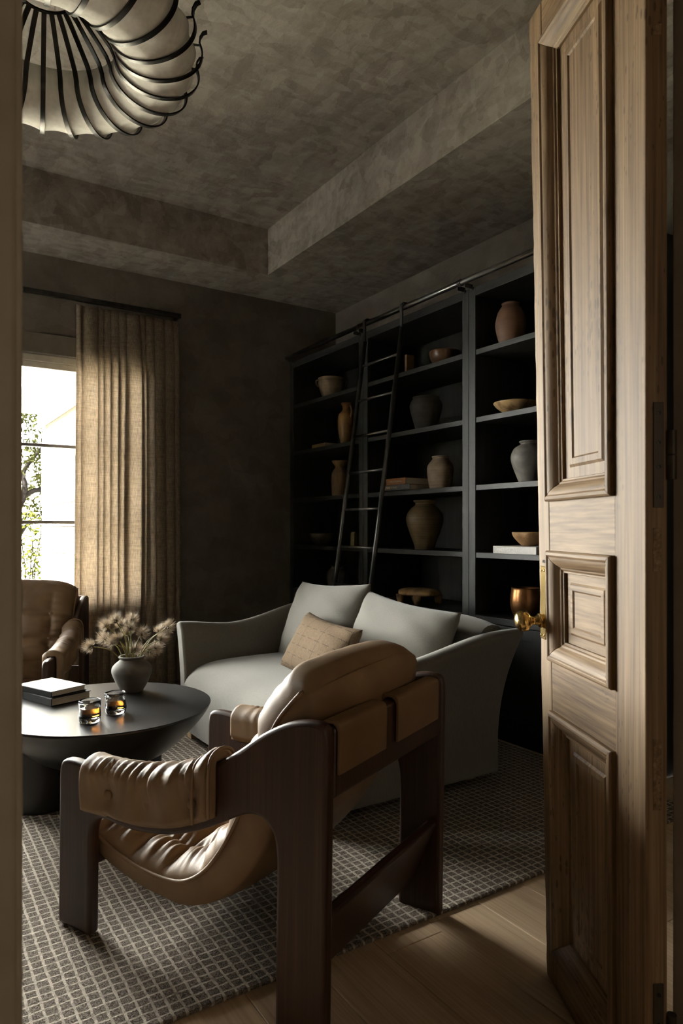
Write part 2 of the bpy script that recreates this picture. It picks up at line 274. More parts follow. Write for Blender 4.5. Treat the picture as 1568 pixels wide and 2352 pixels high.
# ------------------------------------------------------------------ mesh helpers
class MB:
    def __init__(s): s.v = []; s.f = []
    def add(s, vs, fs):
        o = len(s.v); s.v += [tuple(map(float, p)) for p in vs]; s.f += [tuple(i+o for i in f) for f in fs]; return s
    def box(s, x0, x1, y0, y1, z0, z1):
        return s.add([(x0,y0,z0),(x1,y0,z0),(x1,y1,z0),(x0,y1,z0),(x0,y0,z1),(x1,y0,z1),(x1,y1,z1),(x0,y1,z1)],
                     [(0,3,2,1),(4,5,6,7),(0,1,5,4),(1,2,6,5),(2,3,7,6),(3,0,4,7)])
    def rings(s, rs, closed=True, cap=True):
        n = len(rs[0]); vs = [p for r in rs for p in r]; fs = []
        for i in range(len(rs)-1):
            for j in range(n if closed else n-1):
                k = (j+1) % n; fs.append((i*n+j, i*n+k, (i+1)*n+k, (i+1)*n+j))
        if cap and closed:
            fs.append(tuple(range(n-1, -1, -1))); fs.append(tuple((len(rs)-1)*n+j for j in range(n)))
        return s.add(vs, fs)
    def tube(s, pts, r, n=10, cap=True, flat=None):
        pts = [Vector(p) for p in pts]; m = len(pts); rr = r if isinstance(r, (list, tuple)) else [r]*m
        rs = []; up = None
        for i, p in enumerate(pts):
            t = (pts[min(i+1, m-1)] - pts[max(i-1, 0)]).normalized()
            if up is None:
                up = Vector((0,0,1)) if abs(t.z) < .9 else Vector((1,0,0))
            a = t.cross(up)
            if a.length < 1e-5: a = t.cross(Vector((0,1,0)))
            a.normalize(); b = a.cross(t).normalized(); up = b
            rs.append([tuple(p + (a*math.cos(2*PI*k/n) + b*math.sin(2*PI*k/n))*rr[i]) for k in range(n)])
        return s.rings(rs, True, cap)
    def lathe(s, prof, n=40, c=(0,0,0), fx=1., fy=1., fn=None):
        rs = []
        for (r, z) in prof:
            ring = []
            for k in range(n):
                a = 2*PI*k/n; q = r*(fn(a, z) if fn else 1.)
                ring.append((c[0]+q*fx*math.cos(a), c[1]+q*fy*math.sin(a), c[2]+z))
            rs.append(ring)
        return s.rings(rs, True, True)
    def prism(s, poly, axis, a, b):
        n = len(poly)
        def P(p, h):
            return {'x': (h, p[0], p[1]), 'y': (p[0], h, p[1]), 'z': (p[0], p[1], h)}[axis]
        vs = [P(p, a) for p in poly] + [P(p, b) for p in poly]
        fs = [tuple(range(n)), tuple(range(2*n-1, n-1, -1))] + [(i, i+n, (i+1) % n+n, (i+1) % n) for i in range(n)]
        return s.add(vs, fs)
    def build(s, name, mat, parent=None, smooth=False, bevel=0, seg=2, angle=35, loc=None, rz=0., subd=0, autos=None):
        me = bpy.data.meshes.new(name); me.from_pydata(s.v, [], s.f); me.validate(clean_customdata=False)
        bm = bmesh.new(); bm.from_mesh(me); bmesh.ops.recalc_face_normals(bm, faces=bm.faces); bm.to_mesh(me); bm.free()
        if mat is not None: me.materials.append(M[mat] if isinstance(mat, str) else mat)
        if smooth: me.polygons.foreach_set('use_smooth', [True]*len(me.polygons))
        if autos is not None: me.polygons.foreach_set('use_smooth', [True]*len(me.polygons)); me.set_sharp_from_angle(angle=math.radians(autos))
        o = bpy.data.objects.new(name, me); COL.objects.link(o)
        if loc is not None: o.location = loc
        o.rotation_euler[2] = rz
        if parent is not None: o.parent = parent
        if bevel:
            b = o.modifiers.new('bevel', 'BEVEL'); b.width = bevel; b.segments = seg; b.limit_method = 'ANGLE'; b.angle_limit = math.radians(angle)
        if subd:
            b = o.modifiers.new('subd', 'SUBSURF'); b.levels = subd; b.render_levels = subd
        return o
def tag(o, label=None, cat=None, group=None, kind=None):
    if label: o['label'] = label
    if cat: o['category'] = cat
    if group: o['group'] = group
    if kind: o['kind'] = kind
    return o
def empty(name, loc=(0,0,0), rz=0.):
    o = bpy.data.objects.new(name, None); COL.objects.link(o); o.location = loc; o.rotation_euler[2] = rz; o.empty_display_size = .1; return o
def copy_tree(o, parent=None):
    c = o.copy(); COL.objects.link(c); c.parent = parent
    for ch in list(o.children): copy_tree(ch, c)
    return c
def bx(name, mat, x0, x1, y0, y1, z0, z1, parent=None, bevel=0, **k): return MB().box(x0,x1,y0,y1,z0,z1).build(name, mat, parent, bevel=bevel, **k)
def catmull(pts, n=6, closed=False):
    P = [np.array(p, float) for p in pts]; out = []; m = len(P)
    for i in range(m if closed else m-1):
        p0 = P[(i-1) % m] if closed or i > 0 else P[i]; p1 = P[i]; p2 = P[(i+1) % m]; p3 = P[(i+2) % m] if closed or i+2 < m else p2
        for k in range(n):
            t = k/n; out.append(.5*((2*p1)+(-p0+p2)*t+(2*p0-5*p1+4*p2-p3)*t*t+(-p0+3*p1-3*p2+p3)*t**3))
    if not closed: out.append(P[-1])
    return [tuple(p) for p in out]
def text_obj(txt, size, mat, parent, loc, rot, name='lettering', extrude=.0003, width=None):
    cu = bpy.data.curves.new(name, 'FONT'); cu.body = txt; cu.size = size; cu.align_x = 'CENTER'; cu.align_y = 'CENTER'; cu.extrude = extrude; cu.resolution_u = 3
    t = bpy.data.objects.new(name+'_curve', cu); COL.objects.link(t)
    bpy.context.view_layer.update()
    me = bpy.data.meshes.new_from_object(t.evaluated_get(bpy.context.evaluated_depsgraph_get()))
    bpy.data.objects.remove(t); bpy.data.curves.remove(cu)
    if width:
        xs = [v.co.x for v in me.vertices]; k = width/(max(xs)-min(xs))
        for v in me.vertices: v.co.x *= k
    me.materials.clear(); me.materials.append(M[mat])
    o = bpy.data.objects.new(name, me); COL.objects.link(o); o.parent = parent; o.location = loc; o.rotation_euler = rot
    return o
ROT_SPINE = Matrix(((0, 0, -1), (-1, 0, 0), (0, 1, 0))).to_euler()   # text reading along -Y, facing -X

# ------------------------------------------------------------------ the room shell
XW, YW, XL, YD0, YD1 = 3.20, 5.02, -1.90, .60, .76
HS, HT = 3.00, 3.335
floor = tag(bx('floor', 'subfloor', XL-.2, XW+.2, -2.2, YW+.18, -.10, -.021), 'wide pale oak plank floor running from the doorway under the rug', kind='structure')
PW = .195
cache = {}
for i in range(-9, 17):
    x0 = XL-.1 + (i+9)*PW
    y = -2.2 + random.uniform(-1.2, 0)
    while y < YW:
        ln = random.uniform(1.5, 2.3); y0, y1 = max(y, -2.2), min(y+ln, YW+.1)
        if y1 - y0 > .05:
            o = MB().box(x0+.0008, x0+PW-.0008, y0+.0008, y1-.0008, -.02, 0).build('plank', 'floor_oak', floor, bevel=.0015, seg=1)
        y += ln
# ceiling: soffit ring, tray sides, tray top
c = MB()
TX0, TX1, TY0, TY1 = -1.05, 2.30, 1.30, 4.53
c.box(XL-.2, TX0, YD1, YW+.2, HS, HS+.6); c.box(TX1, XW+.2, YD1, YW+.2, HS, HS+.6)
c.box(TX0, TX1, YD1, TY0, HS, HS+.6); c.box(TX0, TX1, TY1, YW+.2, HS, HS+.6); c.box(TX0-.1, TX1+.1, TY0-.1, TY1+.1, HT, HT+.3)
tag(c.build('ceiling', 'plaster'), 'taupe trowelled plaster tray ceiling with lowered border', kind='structure')
tag(bx('wall_right', 'plaster_wall', XW, XW+.2, YD1-.2, YW+.2, 0, HS), 'dark plaster wall behind the bookcases', kind='structure')
LWY0, LWY1, LWZ0, LWZ1 = 4.12, 4.86, 1.15, 2.33
c = MB(); c.box(XL-.2, XL, YD1-.2, LWY0, 0, HS); c.box(XL-.2, XL, LWY1, YW+.2, 0, HS); c.box(XL-.2, XL, LWY0, LWY1, 0, LWZ0); c.box(XL-.2, XL, LWY0, LWY1, LWZ1, HS)
tag(c.build('wall_left', 'plaster_wall'), 'dark plaster wall out of view on the left', kind='structure')
WX0, WX1, WZ0, WZ1 = -.80, 1.52, .62, 2.33
c = MB(); c.box(XL-.2, WX0, YW, YW+.2, 0, HS); c.box(WX1, XW+.2, YW, YW+.2, 0, HS); c.box(WX0, WX1, YW, YW+.2, 0, WZ0); c.box(WX0, WX1, YW, YW+.2, WZ1, HS)
tag(c.build('wall_back', 'plaster_wall'), 'dark plaster wall around the curtained window', kind='structure')
DX0, DX1, DH = .087, 1.245, 2.50
c = MB(); c.box(XL-.2, DX0-.02, YD0+.012, YD1, 0, HS); c.box(DX1+.02, XW+.2, YD0+.012, YD1, 0, HS); c.box(DX0-.02, DX1+.02, YD0+.012, YD1, DH+.02, HS)
tag(c.build('wall_front', 'plaster_wall'), 'wall with the doorway the view passes through', kind='structure')
tr = tag(empty('trim_1', (0, YD0, 0)), 'taupe painted door lining framing the doorway', kind='structure')
bx('jamb', 'trim', DX0-.02, DX0, YD0-.0-YD0, YD1-YD0, 0, DH, tr, .002); bx('jamb', 'trim', DX1, DX1+.02, 0, YD1-YD0, 0, DH, tr, .002)
bx('head', 'trim', DX0-.02, DX1+.02, 0, YD1-YD0, DH, DH+.02, tr, .002)
for (a, b) in ((DX0-.13, DX0-.006), (DX1+.006, DX1+.13)):
    bx('casing', 'trim', a, b, -.012, .01, 0, DH+.006, tr, .004)
bx('casing', 'trim', DX0-.13, DX1+.13, -.012, .01, DH+.006, DH+.13, tr, .004)
# hallway the camera stands in
tag(bx('wall_hall_left', 'hall', -1.6, -1.45, -2.2, YD0, 0, 2.95), 'hallway wall beside the camera', kind='structure')
tag(bx('wall_hall_right', 'hall', 2.55, 2.7, -2.2, YD0, 0, 2.95), 'hallway wall to the right of the camera', kind='structure')
tag(bx('wall_hall_back', 'hall', -1.6, 2.7, -2.35, -2.2, 0, 2.95), 'hallway wall behind the camera', kind='structure')
tag(bx('ceiling_hall', 'hall', -1.6, 2.7, -2.35, YD0, 2.95, 3.05), 'hallway ceiling', kind='structure')
hl = bpy.data.lights.new('hall_fill', 'AREA'); hl.shape = 'RECTANGLE'; hl.size = .9; hl.size_y = 1.4; hl.energy = 3.2; hl.color = (1, .80, .58)  # added fill panel without a fixture, lifts the door edge and jamb
hl_o = bpy.data.objects.new('hall_fill', hl); COL.objects.link(hl_o); hl_o.location = (.3, -2.15, 1.5); hl_o.rotation_euler = (PI/2, 0, 0)

# window
win = tag(empty('window_1', (0, YW, 0)), 'tall window behind the linen curtain with pale sash and thin grey bars', kind='structure')
f0, f1 = .035, .085
bx('sash_head', 'sash', WX0, WX1, f0, f1+.04, 2.285, WZ1, win, .004); bx('sash_head', 'sash', WX0+.02, WX1-.02, f0+.02, f1+.04, 2.245, 2.285, win, .004)
bx('sash_sill', 'sash', WX0, WX1, f0-.03, f1+.04, WZ0, WZ0+.045, win, .004)
for a in (WX0, WX1-.05): bx('sash_stile', 'sash', a, a+.05, f0, f1, WZ0+.045, 2.245, win, .004)
zz = [WZ0+.045, 1.19, 1.717, 2.245]
for z in zz[1:3]: bx('glazing_bar', 'muntin', WX0+.05, WX1-.05, f0+.015, f1, z-.011, z+.011, win, .003)
for k in range(3): bx('pane', 'pane', WX0+.05, WX1-.05, f0+.032, f0+.036, zz[k]+.002, zz[k+1]-.002, win)
win2 = tag(empty('window_2', (XL, 0, 0)), 'tall side window out of view in the left wall', kind='structure')
LWM = (LWY0+LWY1)/2
for a in (LWY0, LWM-.03, LWY1-.06): bx('sash_stile', 'sash', -.12, -.06, a, a+.06, LWZ0, LWZ1, win2, .004)
for a in (LWZ0, LWZ1-.06):
    for (p, q) in ((LWY0+.06, LWM-.03), (LWM+.03, LWY1-.06)): bx('sash_rail', 'sash', -.12, -.06, p, q, a, a+.06, win2, .004)
for (a, b) in ((LWY0+.06, LWM-.03), (LWM+.03, LWY1-.06)): bx('pane', 'pane', -.092, -.088, a, b, LWZ0+.06, LWZ1-.06, win2)
cs = tag(empty('trim_2', (0, YW, 0)), 'dark painted flat casing around the window', kind='structure')
bx('casing', 'casing', WX0-.12, WX1+.12, -.018, .0, WZ1, WZ1+.135, cs, .003)
for a in (WX0-.12, WX1): bx('casing', 'casing', a, a+.12, -.018, .0, WZ0-.1, WZ1, cs, .003)
bx('sill', 'casing', WX0-.14, WX1+.14, -.04, .03, WZ0-.035, WZ0, cs, .003)
bx('lining', 'casing', WX0, WX0+.006, .0, .035, WZ0, WZ1, cs); bx('lining', 'casing', WX1-.006, WX1, .0, .035, WZ0, WZ1, cs)
for nm, args in (('baseboard_back', (XL, 2.74, YW-.018, YW, 0, .14)), ('baseboard_left', (XL, XL+.018, YD1, YW, 0, .14))):
    tag(bx(nm, 'casing', *args, bevel=.003), 'dark painted skirting board', kind='structure')

#@@OUTSIDE
# ------------------------------------------------------------------ outside the window
tag(bx('ground', 'gravel', -25, 25, -20, 45, -.35, -.12), 'pale sunlit gravel outside the window', kind='structure')
roof = tag(bx('roof', 'plaster_wall', XL-.3, XW+.3, -2.6, YW+.22, 3.65, 3.8), 'roof over the room', kind='structure')
tag(bx('bounce_paving', 'bounce_paving', -13.9, XL-.25, -10, YW+2.5, -.13, -.10), 'unseen white terrace added to bounce sun through the side window', kind='structure')  # added out of view as a reflector, sends sunlight up to the ceiling
pr = tag(empty('roof_added_porch', (XL-.2, 0, 0)), 'unseen porch roof added to keep sky light off the side window', kind='structure')  # added porch, shuts out sky so mostly ground bounce enters
bx('ceiling_board', 'casing', -3.2, 0, .3, YW+.2, 2.62, 2.72, pr); bx('fascia', 'stucco_white', -3.24, -3.2, .3, YW+.2, 2.45, 2.75, pr)
for y in (.5, 2.8, YW): bx('post', 'stucco_white', -3.18, -3.04, y-.07, y+.07, -.12, 2.62, pr)
gw = tag(bx('wall_sky_block', 'hedge', -15, -14, -12, YW+3, -.12, 4.2), 'unseen tall hedge added to block the low sky on the left', kind='structure')  # added out of view to hide the bright horizon from the side window
ws = tag(empty('wall_wing', (1.56, YW+.2, -.12)), 'white limestone wing wall outside the window', kind='structure')
bx('core', 'mortar', .02, .30, 0, 3.95, 0, 2.62, ws)
z = .0; rnd = random.Random(3)
while z < 2.42:
    hrow = rnd.uniform(.17, .34); hrow = min(hrow, 2.46-z) if 2.46-z > .1 else hrow
    y = 0
    while y < 3.94:
        ln = rnd.uniform(.22, .62); y1 = min(y+ln, 3.95)
        if y1-y > .04: bx('stone', 'stone', -.012-rnd.uniform(0, .014), .02, y+.006, y1-.006, z+.006, z+hrow-.006, ws, .008)
        y = y1
    z += hrow
ev = tag(empty('roof_eave', (0, YW+.2, 0)), 'white eave and fascia above the limestone wall', kind='structure')
bx('soffit_board', 'stucco_white', 1.14, 1.58, 0, 4.4, 2.62, 2.66, ev); bx('frieze_board', 'stucco_white', 1.50, 1.56, 0, 3.97, 2.40, 2.62, ev)
bx('fascia', 'stucco_white', 1.10, 1.14, 0, 4.42, 2.60, 2.80, ev); bx('gutter', 'stucco_white', 1.02, 1.10, 0, 4.42, 2.70, 2.80, ev)
MB().prism([(1.06, 2.80), (1.90, 2.80), (1.90, 3.3)], 'y', 0, 4.4).build('roof_slope', 'stucco_white', ev)
def leaves(n, centre, rad, size, rnd, name, mat, parent, squash=.8):
    m = MB()
    for _ in range(n):
        while True:
            p = Vector((rnd.uniform(-1, 1), rnd.uniform(-1, 1), rnd.uniform(-1, 1)))
            if p.length < 1: break
        p = Vector((p.x*rad, p.y*rad, p.z*rad*squash)) + Vector(centre)
        a = Vector((rnd.gauss(0, 1), rnd.gauss(0, 1), rnd.gauss(0, 1))).normalized(); b = a.orthogonal().normalized(); s_ = size*rnd.uniform(.6, 1.3)
        m.add([p-a*s_, p+b*s_*.45, p+a*s_, p-b*s_*.45], [(0, 1, 2, 3)])
    return m
rn = random.Random(5)
tree = tag(empty('oak_tree', (1.75, 14.0, -.12)), 'live oak with dark twisting limbs seen through the window', 'tree')
tk = MB(); tk.tube([(0,0,0),(.02,0,.6),(-.05,.05,1.1),(.08,0,1.55),(.28,.1,1.85)], [.17,.15,.13,.11,.09], 8); tk.build('trunk', 'bark', tree, smooth=True)
for pts, r in (([(.12,0,1.62),(.32,0,2.0),(.30,.1,2.3),(.48,.1,2.6),(.75,.2,2.95)], .065), ([(.26,.1,1.83),(.5,.1,1.98),(.85,.1,2.05),(1.3,.2,2.3)], .06), ([(-.02,0,.95),(.22,0,1.15),(.38,0,1.35),(.7,.1,1.42)], .05), ([(-.03,0,1.3),(-.4,0,1.9),(-.6,.1,2.6),(-1,.3,3.2)], .07)):
    MB().tube(catmull(pts, 3), [r*(1-.6*i/(3*(len(pts)-1))) for i in range(3*(len(pts)-1)+1)], 7).build('branch', 'bark', tree, smooth=True)
fm = MB()
for _ in range(46):
    cxyz = (rn.uniform(-1.6, 1.9), rn.uniform(-1, 1.6), rn.uniform(2.0, 4.6)); l = leaves(110, cxyz, rn.uniform(.3, .55), .06, rn, 'x', 'leaf', None); fm.add(l.v, l.f)
for _ in range(10):
    cxyz = (rn.uniform(.1, 1.3), rn.uniform(.2, 1.2), rn.uniform(1.5, 2.2)); l = leaves(60, cxyz, rn.uniform(.2, .35), .05, rn, 'x', 'leaf', None); fm.add(l.v, l.f)
tag(fm.build('foliage', 'leaf', tree), kind='stuff')
shr = tag(empty('garden_shrub', (1.62, 10.2, -.12)), 'yellow green leafy shrub at the end of the stone wall', 'shrub')
for k in range(5): MB().tube([(rn.uniform(-.1,.1), rn.uniform(-.1,.1), 0), (rn.uniform(-.15,.2), rn.uniform(-.2,.2), .7), (rn.uniform(-.2,.25), rn.uniform(-.2,.2), 1.35)], [.012,.009,.004], 5).build('twig', 'bark', shr)
fm = MB()
for _ in range(26):
    l = leaves(42, (rn.uniform(-.16, .26), rn.uniform(-.35, .35), rn.uniform(.1, 1.4)), .2, .035, rn, 'x', 'leaf2', None, 1.); fm.add(l.v, l.f)
tag(fm.build('foliage', 'leaf2', shr), kind='stuff')
hs = tag(empty('far_house', (4.2, 24, -.12)), 'pale neighbouring house glimpsed behind the oak', 'house')
bx('wall', 'stucco_white', -4.5, 5, 0, 4, 0, 2.3, hs); MB().prism([(-5, 2.3), (5.4, 2.3), (.3, 4.4)], 'y', -.4, 4.4).build('roof', 'stone', hs)
wn = bx('window', 'muntin', -1.45, -.55, -.04, 0, .95, 1.85, hs); bx('pane', 'pane', -1.38, -.62, -.05, -.04, 1.02, 1.78, wn)
bx('garden_wall', 'stucco_white', -4.5, 5, -4, -3.8, 0, .9, hs)
#@@END_OUTSIDE

# ------------------------------------------------------------------ bookcases (three units), rail and ladder
BX0, BXB = 2.74, 3.19
UY = [1.845, 2.895, 3.945, 4.995]
ZB, ZT = .665, 2.505
SH = [1.014, 1.392, 1.772, 2.152]
names = ['black oak bookcase unit nearest the wooden door', 'middle black oak bookcase unit behind the sofa', 'black oak bookcase unit in the corner by the curtain wall']
for k in range(3):
    y0, y1 = UY[k]+.001, UY[k+1]-.001
    b = tag(empty('bookcase', (BX0, y0, 0)), names[k], 'bookcase', 'built-in bookcase units'); W = y1-y0; D = BXB-BX0; t = .052
    for a in (0, W-t): bx('upright', 'black_oak', 0, D-.02, a, a+t, 0, ZT, b, .002)
    bx('back_panel', 'black_oak', D-.02, D, 0, W, 0, ZT, b)
    for zs in SH: bx('shelf', 'black_oak_y', .004, D-.02, t, W-t, zs-.03, zs, b, .0015)
    bx('top_rail', 'black_oak_y', 0, D-.02, t, W-t, 2.455, ZT, b, .0015)
    bx('counter', 'black_oak_y', 0, D-.02, t, W-t, ZB-.035, ZB, b, .0015)
    bx('plinth', 'black_oak_y', .03, D-.02, t, W-t, 0, .08, b)
    for a in (t+.003, W/2+.0015):
        d = bx('cabinet_door', 'black_oak', .012, .03, a, a+(W-2*t)/2-.005, .085, ZB-.04, b, .0015); e = a+(W-2*t)/2-.005
        for (p, q, r, s_) in ((a, a+.06, .085, ZB-.04), (e-.06, e, .085, ZB-.04), (a+.06, e-.06, .085, .145), (a+.06, e-.06, ZB-.10, ZB-.04)):
            bx('door_frame', 'black_oak', .002, .012, p, q, r, s_, d, .001)
XR, ZR = 2.68, 2.530
rail = tag(empty('ladder_rail', (XR, 1.86, ZR)), 'dark metal library ladder rail along the bookcase tops', 'rail')
MB().tube([(0, 0, 0), (0, 3.085, 0)], .016, 14).build('tube', 'steel', rail, smooth=True)
for yy in (2.865, 2.925, 3.915, 3.98, 4.92, 1.95):
    y = yy-1.86
    m = MB(); m.box(0, BX0-XR, y-.004, y+.004, -.035, -.008); m.build('bracket', 'steel_dark', rail, bevel=.002)
    m = MB(); m.tube([(BX0-XR-.008, y, -.03), (BX0-XR, y, -.03)], .011, 10); m.build('bracket_foot', 'steel_dark', rail)
for y in (1.04, 2.055): MB().tube([(0, y-.012, 0), (0, y+.012, 0)], .0195, 14).build('collar', 'steel_dark', rail, smooth=False)
LY0, LY1 = 3.405, 3.805
lad = tag(empty('library_ladder', (XR, LY0, 0)), 'slim dark metal library ladder leaning on the rail', 'ladder')
def lx(z): return -.372*(1 - z/2.5) - .005
for y in (0, LY1-LY0):
    MB().tube([(lx(.012), y, .012), (lx(2.40), y, 2.40)], .0145, 12).build('stile', 'steel_dark', lad, smooth=True)
    hook = [(lx(2.36)-.001, y, 2.36), (lx(2.46)-.012, y, 2.46), (-.026, y, ZR-.01), (-.024, y, ZR+.014), (-.008, y, ZR+.027), (.012, y, ZR+.024), (.024, y, ZR+.006)]
    m = MB(); hp = catmull(hook, 4); m.rings([[(p[0]-.005, p[1]-.011, p[2]), (p[0]+.005, p[1]-.011, p[2]), (p[0]+.005, p[1]+.011, p[2]), (p[0]-.005, p[1]+.011, p[2])] for p in hp]); m.build('hook', 'steel_dark', lad, bevel=.002)
    MB().tube([(lx(0.012), y, 0.0), (lx(.012), y, .03)], .018, 10).build('foot', 'steel_dark', lad)
for k in range(9):
    z = 2.232 - k*.2405
    MB().tube([(lx(z), -.004, z), (lx(z), LY1-LY0+.004, z)], .0085, 10).build('rung', 'steel', lad, smooth=True)

# ------------------------------------------------------------------ things on the shelves
def lathe_thing(name, prof, mat, loc, label, cat, n=48, smooth=True, fn=None, group='pottery and wooden pieces on the bookcase shelves', sub=4, hollow=.008, rz=0):
    p = catmull(prof, sub)
    rt, zt = p[-1]
    inner = [(max(rt-hollow, .002), zt), (max(rt-hollow*1.2, .002), zt-.02)]
    zlow = max(zt*.35, .02)
    for (r, z) in reversed(p):
        if z < zt-.03 and z > zlow: inner.append((max(r-hollow, .003), z))
    inner.append((.002, zlow))
    m = MB().lathe([(.001, 0)] + p + inner, n, fn=fn)
    o = m.build(name, mat, None, smooth=True, loc=loc, rz=rz); return tag(o, label, cat, group)
mt = dict(
 tan=ring_mat('banded_tan_clay', (.20, .14, .09), (.42, .33, .24), 55, .7, mott=.45),
 rib=ring_mat('ribbed_olive_stoneware', (.085, .06, .03), (.26, .19, .10), 75, .38, mott=.35),
 clay=ring_mat('charcoal_clay', (.045, .042, .040), (.085, .08, .075), 25, .75),
 amber=noise_mat('amber_glaze', (.20, .095, .03), (.40, .22, .085), 9, 6, .28, bump=.2, bscale=40, dist=.003),
 pot=ring_mat('striped_brown_pot', (.09, .06, .035), (.30, .22, .13), 85, .6, mott=.3),
 brown=ring_mat('dark_brown_terracotta', (.10, .05, .028), (.19, .10, .06), 45, .6),
 wood=wood_mat('weathered_wood', (.11, .06, .03), (.20, .12, .065), (.27, .17, .095), 'Z', 1.5, .6, .6),
 woodl=wood_mat('warm_wood', (.22, .115, .045), (.33, .19, .085), (.42, .26, .12), 'X', 3, .5, .5),
 woodd=noise_mat('polished_dark_wood', (.07, .035, .018), (.17, .09, .045), 14, 5, .3, bump=.15, bscale=50),
 grey=noise_mat('grey_ash_glaze', (.065, .06, .052), (.20, .18, .155), 7, 7, .6, bump=.4, bscale=24, dist=.004, distort=1.0),
 copper=noise_mat('hammered_copper', (.20, .085, .03), (.36, .17, .065), 18, 5, .32, metal=.85, bump=.25, bscale=26, dist=.006),
 darkbowl=noise_mat('dark_clay_bowl', (.035, .028, .022), (.075, .06, .048), 12, 5, .8),
 block=noise_mat('bone_block', (.40, .32, .22), (.52, .43, .31), 14, 5, .8),
 burl=noise_mat('spalted_burl', (.14, .075, .03), (.46, .30, .14), 16, 6, .55, bump=.5, bscale=40, dist=.004, lo=.36, hi=.55),
)
SX = 2.87
# corner unit
lathe_thing('clay_bowl', [(.058,0),(.075,.03),(.095,.085),(.104,.125),(.098,.15),(.104,.165)], mt['pot'], (SX, 4.565, SH[3]), 'striped brown handled pot on the top shelf of the corner bookcase', 'pot')
pot = bpy.context.scene.objects['clay_bowl']
for a in (2.6, -.3):
    MB().tube(catmull([(.097*math.cos(a), .097*math.sin(a), .15), (.116*math.cos(a), .116*math.sin(a), .148), (.118*math.cos(a), .118*math.sin(a), .122), (.101*math.cos(a), .101*math.sin(a), .10)], 4), .006, 8).build('handle', mt['pot'], pot, smooth=True)
lathe_thing('glazed_jug', [(.038,0),(.045,.03),(.060,.12),(.064,.19),(.055,.235),(.030,.265),(.027,.29),(.037,.315),(.036,.322)], mt['amber'], (SX, 4.355, SH[2]), 'tall amber glazed jug behind the ladder in the corner bookcase', 'jug')
jug = bpy.context.scene.objects['glazed_jug']
MB().tube(catmull([(0, -.030, .295), (0, -.062, .29), (0, -.072, .25), (0, -.056, .205)], 5), .007, 8).build('handle', mt['amber'], jug, smooth=True)
def book(name, label, loc, rz, lx_, ly_, h, cover, group, spine='x', standing=False, top=None):
    o = tag(empty(name, loc, rz), label, 'book', group); t = .0025
    bx('cover', cover, -lx_/2, lx_/2, -ly_/2, ly_/2, 0, t, o, .001); bx('cover', top or cover, -lx_/2, lx_/2, -ly_/2, ly_/2, h-t, h, o, .001)
    bx('spine', cover, -lx_/2-.001, -lx_/2+t, -ly_/2, ly_/2, t, h-t, o, .001)
    bx('pages', 'paper', -lx_/2+t, lx_/2-.005, -ly_/2+.004, ly_/2-.004, t, h-t, o)
    return o
book('tan_book', 'tan book lying flat beside the amber jug', (SX-.02, 4.60, SH[2]), 0, .15, .20, .034, 'bookbrown', 'books on the shelves')
lathe_thing('wooden_vase', [(.058,0),(.063,.02),(.066,.10),(.066,.165),(.052,.20),(.038,.222),(.044,.24),(.062,.265),(.060,.275)], mt['wood'], (SX, 4.44, SH[1]), 'weathered wooden vase with flared lip half hidden by the ladder', 'vase')
lathe_thing('dark_bowl', [(.045,0),(.06,.012),(.09,.045),(.104,.09),(.103,.10)], mt['darkbowl'], (SX, 4.70, SH[0]), 'dark clay bowl low in the corner bookcase', 'bowl')
m = MB().prism(catmull([(-.02,0),(.02,0),(.021,.05),(.018,.10),(-.016,.104),(-.02,.05)], 3, True), 'y', -.018, .018)
tag(m.build('bone_block', mt['block'], None, bevel=.004, loc=(SX-.04, 4.19, SH[0]), rz=.3), 'small pale block standing beside the ladder stile', 'ornament', 'pottery and wooden pieces on the bookcase shelves')
lathe_thing('squat_dark_pot', [(.06,0),(.08,.04),(.093,.10),(.088,.15),(.06,.18),(.056,.192),(.066,.20)], mt['clay'], (SX, 4.46, ZB), 'squat black clay pot on the counter behind the ladder foot', 'pot')
# middle unit
ub = tag(empty('upright_book', (SX+.02, 3.62, SH[3])), 'thin tan book standing upright on the top shelf of the middle bookcase', 'book', 'books on the shelves')
bx('cover', 'bookbrown', -.03, .03, -.011, -.009, 0, .15, ub); bx('cover', 'bookbrown', -.03, .03, .009, .011, 0, .15, ub); bx('spine', 'bookbrown', -.031, -.028, -.009, .009, 0, .15, ub); bx('pages', 'paper', -.028, .027, -.009, .009, .003, .147, ub)
lathe_thing('brown_bowl', [(.052,0),(.066,.012),(.088,.045),(.095,.08),(.093,.092)], mt['woodd'], (SX, 3.245, SH[3]), 'polished dark wooden bowl on the top shelf of the middle bookcase', 'bowl')
lathe_thing('charcoal_jar', [(.065,0),(.078,.05),(.100,.13),(.104,.165),(.092,.195),(.083,.205),(.087,.216)], mt['clay'], (SX, 3.425, SH[2]), 'matt charcoal clay jar with wide mouth in the middle bookcase', 'jar')
def stack_book(name, label, y, z, lx_, ly_, h, cover, txt, ink, wid, size, x=SX-.05):
    o = book(name, label, (x, y, z), 0, lx_, ly_, h, cover, 'books on the shelves')
    text_obj(txt, size, ink, o, (-lx_/2-.0016, 0, h/2), ROT_SPINE, width=wid); return o
o = stack_book('charcoal_book', 'charcoal book at the bottom of the two book stack', 3.565, SH[1], .24, .262, .036, 'bookgrey', 'POETRY OF PLACE', 'ink', .115, .016)
o.children[-1].location[1] = -.058
text_obj('McALPINE', .026, 'ink_orange', o, (-.1216, .062, .018), ROT_SPINE, width=.095)
stack_book('rust_book', 'rust orange book on top of the charcoal book', 3.535, SH[1]+.0362, .22, .205, .042, 'bookorange', 'AMERICAN DREAM Home', 'ink', .13, .014)
